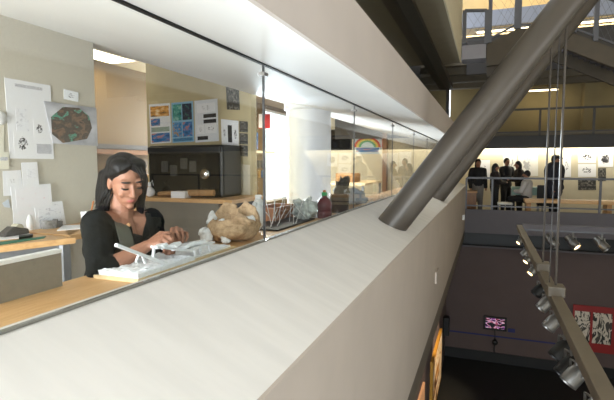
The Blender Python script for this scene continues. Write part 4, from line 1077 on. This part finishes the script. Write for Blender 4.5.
tob = MB(); tob.hull(CH, .119, WA, .116).hull(NBj + lf * .05, .03, SL, .05).hull(NBj - lf * .05, .03, SR, .05).hull(NBj - fh * .05, .07, CH - fh * .0, .119)
top = tob.blob('top', M['knit'], W, .007, 4)
cutaway(top, lambda c, n: pix(c)[1] < 234 + .25 * (pix(c)[0] - 136) , .002)
# open V: skin and black top shown through a neckline panel lying on the chest
def chest(u, v, lift):
    """u across (her left +), v down from the neck hollow, in metres"""
    c = NB.lerp(CH, .5) - Z * 0
    return NB - Z * (.015 + v) + lf * u + fh * (.058 + v * .66 - abs(u) * .35 * (1 - v * 2) + lift)
def strip(name, pts, m, th=.006):
    b = MB(); b.prism(pts, fh * th); return b.build(name, m, W)
nk = MB()
for i in range(6):
    pass
def surf(name, rows, m, th=.004):
    b = bmesh.new(); g = [[b.verts.new(p) for p in r] for r in rows]
    for r0, r1 in zip(g, g[1:]):
        for i in range(len(r0) - 1): b.faces.new((r0[i], r0[i + 1], r1[i + 1], r1[i]))
    me = bpy.data.meshes.new(name); b.to_mesh(me); b.free(); o = link(name, me, m, W)
    md = o.modifiers.new('solid', 'SOLIDIFY'); md.thickness = th; sb = o.modifiers.new('s', 'SUBSURF'); sb.levels = sb.render_levels = 1
    for p in o.data.polygons: p.use_smooth = True
    return o
# lapels run from the collar down to the waist on both sides of the neckline
jbv = None
from mathutils.bvhtree import BVHTree
dg = bpy.context.evaluated_depsgraph_get()
jb = BVHTree.FromPolygons([v.co for v in jk.data.vertices], [list(p.vertices) for p in jk.data.polygons])
def drape(px, py, lift=.004):
    o_ = CAM - wo; d = ray(px, py).normalized(); h = jb.ray_cast(o_, d)
    p = h[0] if h[0] is not None else o_ + d * 1.95
    return p - d * lift
def patch(name, left, right, m, lift=.004, n=4, th=.003):
    rows = []
    for (a, b_) in zip(left, right): rows.append([drape(a[0] + (b_[0] - a[0]) * k / n, a[1] + (b_[1] - a[1]) * k / n, lift) for k in range(n + 1)])
    return surf(name, rows, m, th)
patch('lapel', [(113, 217), (114.5, 224), (117, 234), (120, 246), (122, 256), (124, 264)], [(123, 217), (127, 223), (131, 231), (135, 242), (135, 254), (131, 263)], M['lapel'], .012)
patch('lapel', [(144, 212), (147, 222), (149, 232), (151, 244)], [(150, 210), (154, 220), (156, 232), (157, 246)], M['velvet'], .012)
cutaway(jk, lambda c, n: n.dot(c + wo - CAM) < 0 and inside(pix(c), VNECK))
pd = drape(128.5, 225, .004)
MB().ell(pd, (.009, .009, .009), sub=2).build('pendant', mat('peach_bead', (228, 176, 128), .3, var=.05), W, smooth=True)
# trousers
mb = MB(); mb.ell(PE, (.16, .16, .12))
for s, sd in ((1, lf), (-1, -lf)):
    hipj = PE + sd * .085 - Z * .03; kn = hipj + fh * .36 - Z * .03 + sd * .02; an = kn - Z * .40 - fh * .1
    mb.chain([(hipj, .095), (kn, .065), (an, .048)])
mb.blob('trousers', M['denim'], W, .008, 3)
stl = root('drafting_stool', 'drafting stool beneath the seated person in black', 'stool', None, Vector((wo.x + PE.x, wo.y + PE.y, .2)))
sz = wo.z + PE.z - .135 - .2
MB().lathe((0, 0, sz - .05), [(.14, 0), (.18, .01), (.18, .04), (.16, .05)], 32).build('seat', M['black'], stl, smooth=True, angle=40)
MB().tube([(0, 0, .05), (0, 0, sz - .05)], .025, 16).build('stem', M['chrome'], stl)
for k in range(5):
    a = 2 * PI * k / 5; MB().bar((0, 0, .05), (.26 * math.cos(a), .26 * math.sin(a), .03), .03).build('leg', M['black'], stl)

# ------------------------------------------------------------------ people on the far gallery
def gperson(label, px, y, head_py, coat, trs, hair, face=(0, -1), sit=False, hat=False, wide=1.0, arms='down', longhair=False, lean=0, bulk=0):
    x = PY(px, 180, y).x; top = PY(px, head_py, y).z; t = root('person', label, 'person', 'people on the far gallery', (x, y, 0))
    h = top if not sit else 1.7
    k = h / 1.7; fx = Vector((face[0], face[1], 0)).normalized(); sx = Z.cross(fx)
    zo = top - 1.7 * k if sit else 0
    V = lambda a, b, c: sx * (a * k * wide) + fx * (b * k + lean * max(0, c - .9)) + Z * (c * k + zo)
    hd = V(0, .02, 1.59)
    def limbs(b, e, parts):
        if 'torso' in parts:
            b.chain([(V(0, 0, .98), .135 * k + e), (V(0, 0, 1.15), .125 * k * wide + e), (V(0, 0, 1.33), .14 * k * wide + e)]).hull(V(-.14, 0, 1.38), .065 * k + e, V(.14, 0, 1.38), .065 * k + e)
        if 'arms' in parts:
            for s in (-1, 1):
                el = V(s * .23, -.02, 1.1) if arms == 'down' else V(s * .22, .1, 1.12)
                wr = V(s * .22, .08, .88) if arms == 'down' else V(s * .08, .28, 1.12)
                b.chain([(V(s * .18, 0, 1.38), .06 * k + e), (el, .045 * k + e), (wr, .035 * k + e)])
                if e == 0: b.hull(wr, .035, wr + (wr - el).normalized() * .1, .025)
        if 'legs' in parts:
            for s in (-1, 1):
                if sit: b.chain([(V(s * .09, 0, .92), .09 * k + e), (V(s * .1, .42, .90), .065 * k + e), (V(s * .1, .38, .48), .045 * k + e)])
                else: b.chain([(V(s * .085, 0, .92), .092 * k + e), (V(s * .09, .02, .5), .062 * k + e), (V(s * .1, 0, .08), .042 * k + e)])
                if e == 0:
                    q_ = V(s * .1, .38, .44) if sit else V(s * .1, 0, .045); b.hull(q_, .04, q_ + fx * .15, .032)
    b = MB(); b.ell(hd, (.078 * k, .095 * k, .115 * k)); b.hull(hd + fx * .09 * k, .02, hd + fx * .105 * k - Z * .02, .02); b.hull(V(0, 0, 1.38), .06, hd - Z * .05, .055)
    limbs(b, 0, ('torso', 'arms', 'legs')); b.blob('body', M['skin'], t, .016, 3)
    b = MB(); limbs(b, .022 + bulk, ('torso',)); limbs(b, .022 + bulk * .5, ('arms',))
    if bulk: b.hull(V(0, 0, 1.1), .2, V(0, 0, .78), .23)
    b.blob('coat', coat, t, .018, 3)
    b = MB(); b.hull(V(0, 0, .96), .14 * k, V(0, 0, .9), .14 * k); limbs(b, .018, ('legs',)); b.blob('trousers', trs, t, .018, 3)
    b = MB(); b.ell(hd - fx * .02 + Z * .03, (.092 * k, .1 * k, .105 * k))
    if longhair: b.hull(hd - fx * .05, .085 * k, hd - fx * .06 - Z * .2, .075 * k)
    b.blob('hair', hair, t, .014, 2)
    if hat:
        MB().lathe(hd + Z * .09, [(.1, -.03), (.105, .02), (.08, .06), (.01, .07)], 20).build('cap', hair, t, smooth=True)
        MB().hull(hd + Z * .07 + fx * .09, .03, hd + Z * .06 + fx * .17, .02).build('cap_visor', hair, t)
    return t


dkc = mat('black_coat', (20, 20, 24), .8, var=.1); dkb = mat('dark_brown_coat', (36, 28, 26), .8, var=.1); gyt = mat('grey_trousers', (120, 116, 112), .8); nav = mat('navy_coat', (26, 28, 40), .8, var=.1)
wht = mat('white_shirt', (196, 190, 186), .8, var=.05); bkt = mat('black_trousers', (18, 18, 22), .8)
hb = mat('dark_hair', (18, 15, 14), .5, var=.1)
gperson('standing person in a black top and pale grey trousers, leftmost on the gallery', 477.5, 15.0, 159.5, dkc, gyt, hb, (.3, -1), longhair=True)
gperson('shorter dark-clothed person facing right in front of the tall one', 495, 14.8, 164, dkb, bkt, hb, (1, .2), longhair=True, arms='fwd')
gperson('tall person in dark clothes behind the group round the gallery table', 506, 16.2, 158.5, dkc, bkt, hb, (.6, -.8), arms='fwd')
gperson('long-haired dark-dressed person leaning by the gallery table', 520.5, 15.75, 161.5, dkb, bkt, hb, (-1, -.2), longhair=True, lean=.12, arms='fwd')
gperson('person in a white shirt sitting at the gallery table', 527, 14.7, 171, wht, bkt, hb, (-1, .3), sit=True, arms='fwd')
gperson('broad person in a dark coat and cap standing alone at the right', 554, 14.5, 156.5, nav, bkt, hb, (1, -.5), hat=True, wide=1.2, bulk=.07)

# gallery furniture
gb = root('long_bench', 'long plain wooden bench behind the gallery railing', 'bench', None, (PY(524, 200, 14.0).x, 14.0, 0))
L_ = 4.2; zt = PY(560, 199.5, 14).z
MB().box(0, L_, -.25, .25, zt - .09, zt).build('seat', M['desk'], gb, bevel=.01)
for x_ in (.05, 1.9, L_ - .15): MB().box(x_, x_ + .11, -.23, .23, 0, zt - .09).build('leg', M['deskedge'], gb)
gt = root('gallery_table', 'pale green table among the gallery people', 'table', None, (PY(528, 190, 15.1).x, 15.1, 0))
zt = PY(528, 187, 15.1).z
MB().box(-.45, .45, -.3, .3, zt - .05, zt).build('tabletop', mat('pale_green_laminate', (130, 160, 148), .5, var=.02), gt); MB().box(-.45, .45, -.35, -.33, zt - .22, zt - .05).build('apron', bpy.data.materials['pale_green_laminate'], gt)
for sx in (-.42, .42):
    for sy in (-.3, .3): MB().bar((sx, sy, 0), (sx, sy, zt - .05), .04).build('leg', M['metal'], gt)
cb_ = root('side_cabinet', 'low brown wooden cabinet by the leftmost gallery person', 'cabinet', None, (PY(466, 200, 14.3).x, 14.3, 0))
MB().box(-.1, .28, -.2, .3, 0, .75).build('body', M['brownwood'], cb_); MB().box(-.12, .3, -.22, .32, .75, .8).build('top', M['deskedge'], cb_); MB().box(-.06, .24, -.215, -.2, .08, .7).build('door', M['brownwood'], cb_)
for i, (px, lb) in enumerate(((505, 'white low stool under the gallery group'), (545, 'dark office chair left of the broad person'))):
    y_ = 14.5; s_ = root('stool' if i == 0 else 'office_chair', lb, 'stool' if i == 0 else 'chair', None, (PY(px, 200, y_).x, y_, 0)); mm = M['white'] if i == 0 else M['black']
    MB().box(-.2, .2, -.2, .2, .42, .48).build('seat', mm, s_, bevel=.02)
    for sx in (-.17, .17):
        for sy in (-.17, .17): MB().bar((sx, sy, 0), (sx, sy, .42), .03).build('leg', M['metal'], s_)
    if i: MB().box(-.19, .19, .17, .22, .5, .98).build('backrest', mm, s_, bevel=.02)
GZ = 'drawings on the gallery wall'
GYW = ('y', 17.0)
for q_, m_, lb in ((rect(503, 151, 517, 181), sketch('wall_pencil_a', (228, 226, 218), (150, 150, 150), 5, .46), 'large faint drawing above the gallery group'),
                   (rect(478, 160, 490, 180), SK[4], 'pale drawing right of the leftmost gallery person'),
                   (rect(518, 152, 538, 176), sketch('wall_pencil_b', (230, 228, 220), (170, 170, 170), 4, .42), 'faint drawing above the table on the gallery wall'),
                   (rect(563, 150, 571, 177), SK[2], 'narrow sheet right of the broad person'),
                   (rect(578, 151, 596, 163), SK[0], 'upper left drawing of the right-hand gallery set'),
                   (rect(578, 164, 596, 177), SK[1], 'middle left drawing of the right-hand gallery set'),
                   (rect(598, 151, 613, 167), sketch('dense_ink', scale=6, amount=.58), 'dense ink drawing at the upper right of the gallery wall'),
                   (rect(598, 168, 606, 181), dk, 'dark print below the dense ink drawing'),
                   (rect(578, 178, 596, 190), dk, 'dark strip of photographs low on the gallery wall')):
    sheet('wall_drawing', lb, 'drawing', q_, GYW, m_, (), GZ)
# fluorescent strips
for y_, x0, x1, z_, lb in ((13.95, -.8, 8.5, 2.22, 'long lit strip lamp hidden behind the gallery beam'),):
    t = root('strip_lamp', lb, 'lamp', None, (0, y_, z_)); MB().box(x0, x1, -.05, .05, 0, .08).build('housing', M['white'], t); MB().tube([(x0 + .05, 0, -.02), (x1 - .05, 0, -.02)], .018, 8).build('tube', M['tube'], t)
area('gallery_wash', (3.2, 16.82, 2.27), (3.2, 16.96, 1.0), 7.5, .1, 150, (1, .93, .76))
a, b_ = PY(528, 91, 14.6), PY(559, 89, 14.6)
t = root('strip_lamp', 'short lit strip lamp on the dim upper balcony ceiling', 'lamp', None, (a.x, 14.6, a.z)); MB().box(0, b_.x - a.x, -.04, .04, .03, .06).build('housing', M['ceild'], t); MB().tube([(0.02, 0, 0), (b_.x - a.x - .02, 0, 0)], .024, 8).build('tube', M['tube'], t)
area('balcony_wash', ((a.x + b_.x) / 2, 14.5, a.z - .05), ((a.x + b_.x) / 2, 15.2, 2.6), 1.0, .1, 4, (1, .82, .48))
area('balcony_wash', (4.2, 14.5, a.z - .05), (4.2, 15.2, 2.6), 2.0, .1, 2.5, (1, .82, .48))
t = root('strip_lamp', 'added long white glowing strip under the pale blue-grey floor edge at the top right', 'lamp', None, (0, 13.7, 5.1)); MB().box(-.4, 6, -.06, .06, 0, .05).build('housing', M['white'], t); MB().box(-.35, 5.95, -.05, .05, -.03, 0).build('diffuser', M['diff'], t)  # added glow standing in for the bright band under the floor edge
area('third_floor_lamp', (1.5, 14.2, 5.1), (1.5, 15.6, 4.5), 5, .4, 110, (1, .85, .55))
area('fourth_floor_lamp', (2, 14.6, 7.2), (2, 15.8, 6), 5, .4, 60, (1, .85, .6))

# ------------------------------------------------------------------ light
wd = bpy.data.worlds.new('sky'); S.world = wd; wd.use_nodes = True
bg = wd.node_tree.nodes['Background']; bg.inputs[0].default_value = (.86, .93, 1, 1); bg.inputs[1].default_value = 3.0
area('studio_end_fill', (-1.75, Y0 + .02, 1.15), (-1.75, 3, 1.6), 1.25, 1.2, 480, (.96, .98, 1.0))  # added fill from the near end, brightens the woman and desk
area('studio_end_fill', (-3.45, Y0 + .02, 1.7), (-3.2, 3, 1.6), .9, 1.7, 150, (.97, .98, 1.0))  # added fill passing behind the pier, brightens the posters
area('opposite_fill', (8.9, 1.5, 2.2), (-1, 1.5, 1.6), 6, 3.5, 150, (.95, .98, 1.0))  # added fill from the right; this wall has no window
area('daylight_window_upper', (.82, -1.65, 3.2), (.2, 3, 1.0), 3.3, 2.6, 160, (.90, .96, 1.0))
area('soffit_fill', (.82, -1.65, -1.9), (.0, 3, 1.6), 3.3, 3.4, 310, (.88, .95, 1.0))  # added light from below, set apart to brighten the soffit
area('column_fill', (-5.1, 7.9, 1.8), (-2, 5.6, 1.5), 2.6, 2.0, 1400, (.80, .90, 1))  # added fill that whitens the left side of the column
area('warm_fill', (5.0, 2, 6.8), (-.5, 4, 1), 3, 3, 15, (1, .84, .66))  # added warm fill from the right; no lamps are built here
spot('picture_spot', (.5, 10.2, ZTK - .3), (hx, 11.2, -3.2), 800, 36)
spot('board_spot', (.5, 8.6, ZTK - .3), (hx, 8.2, -3.2), 260, 40)
spot('poster_spot', (PY(573, 240, yb).x + .1, yb, ZTK - .4), PY(595, 330, HY), 22, 50)
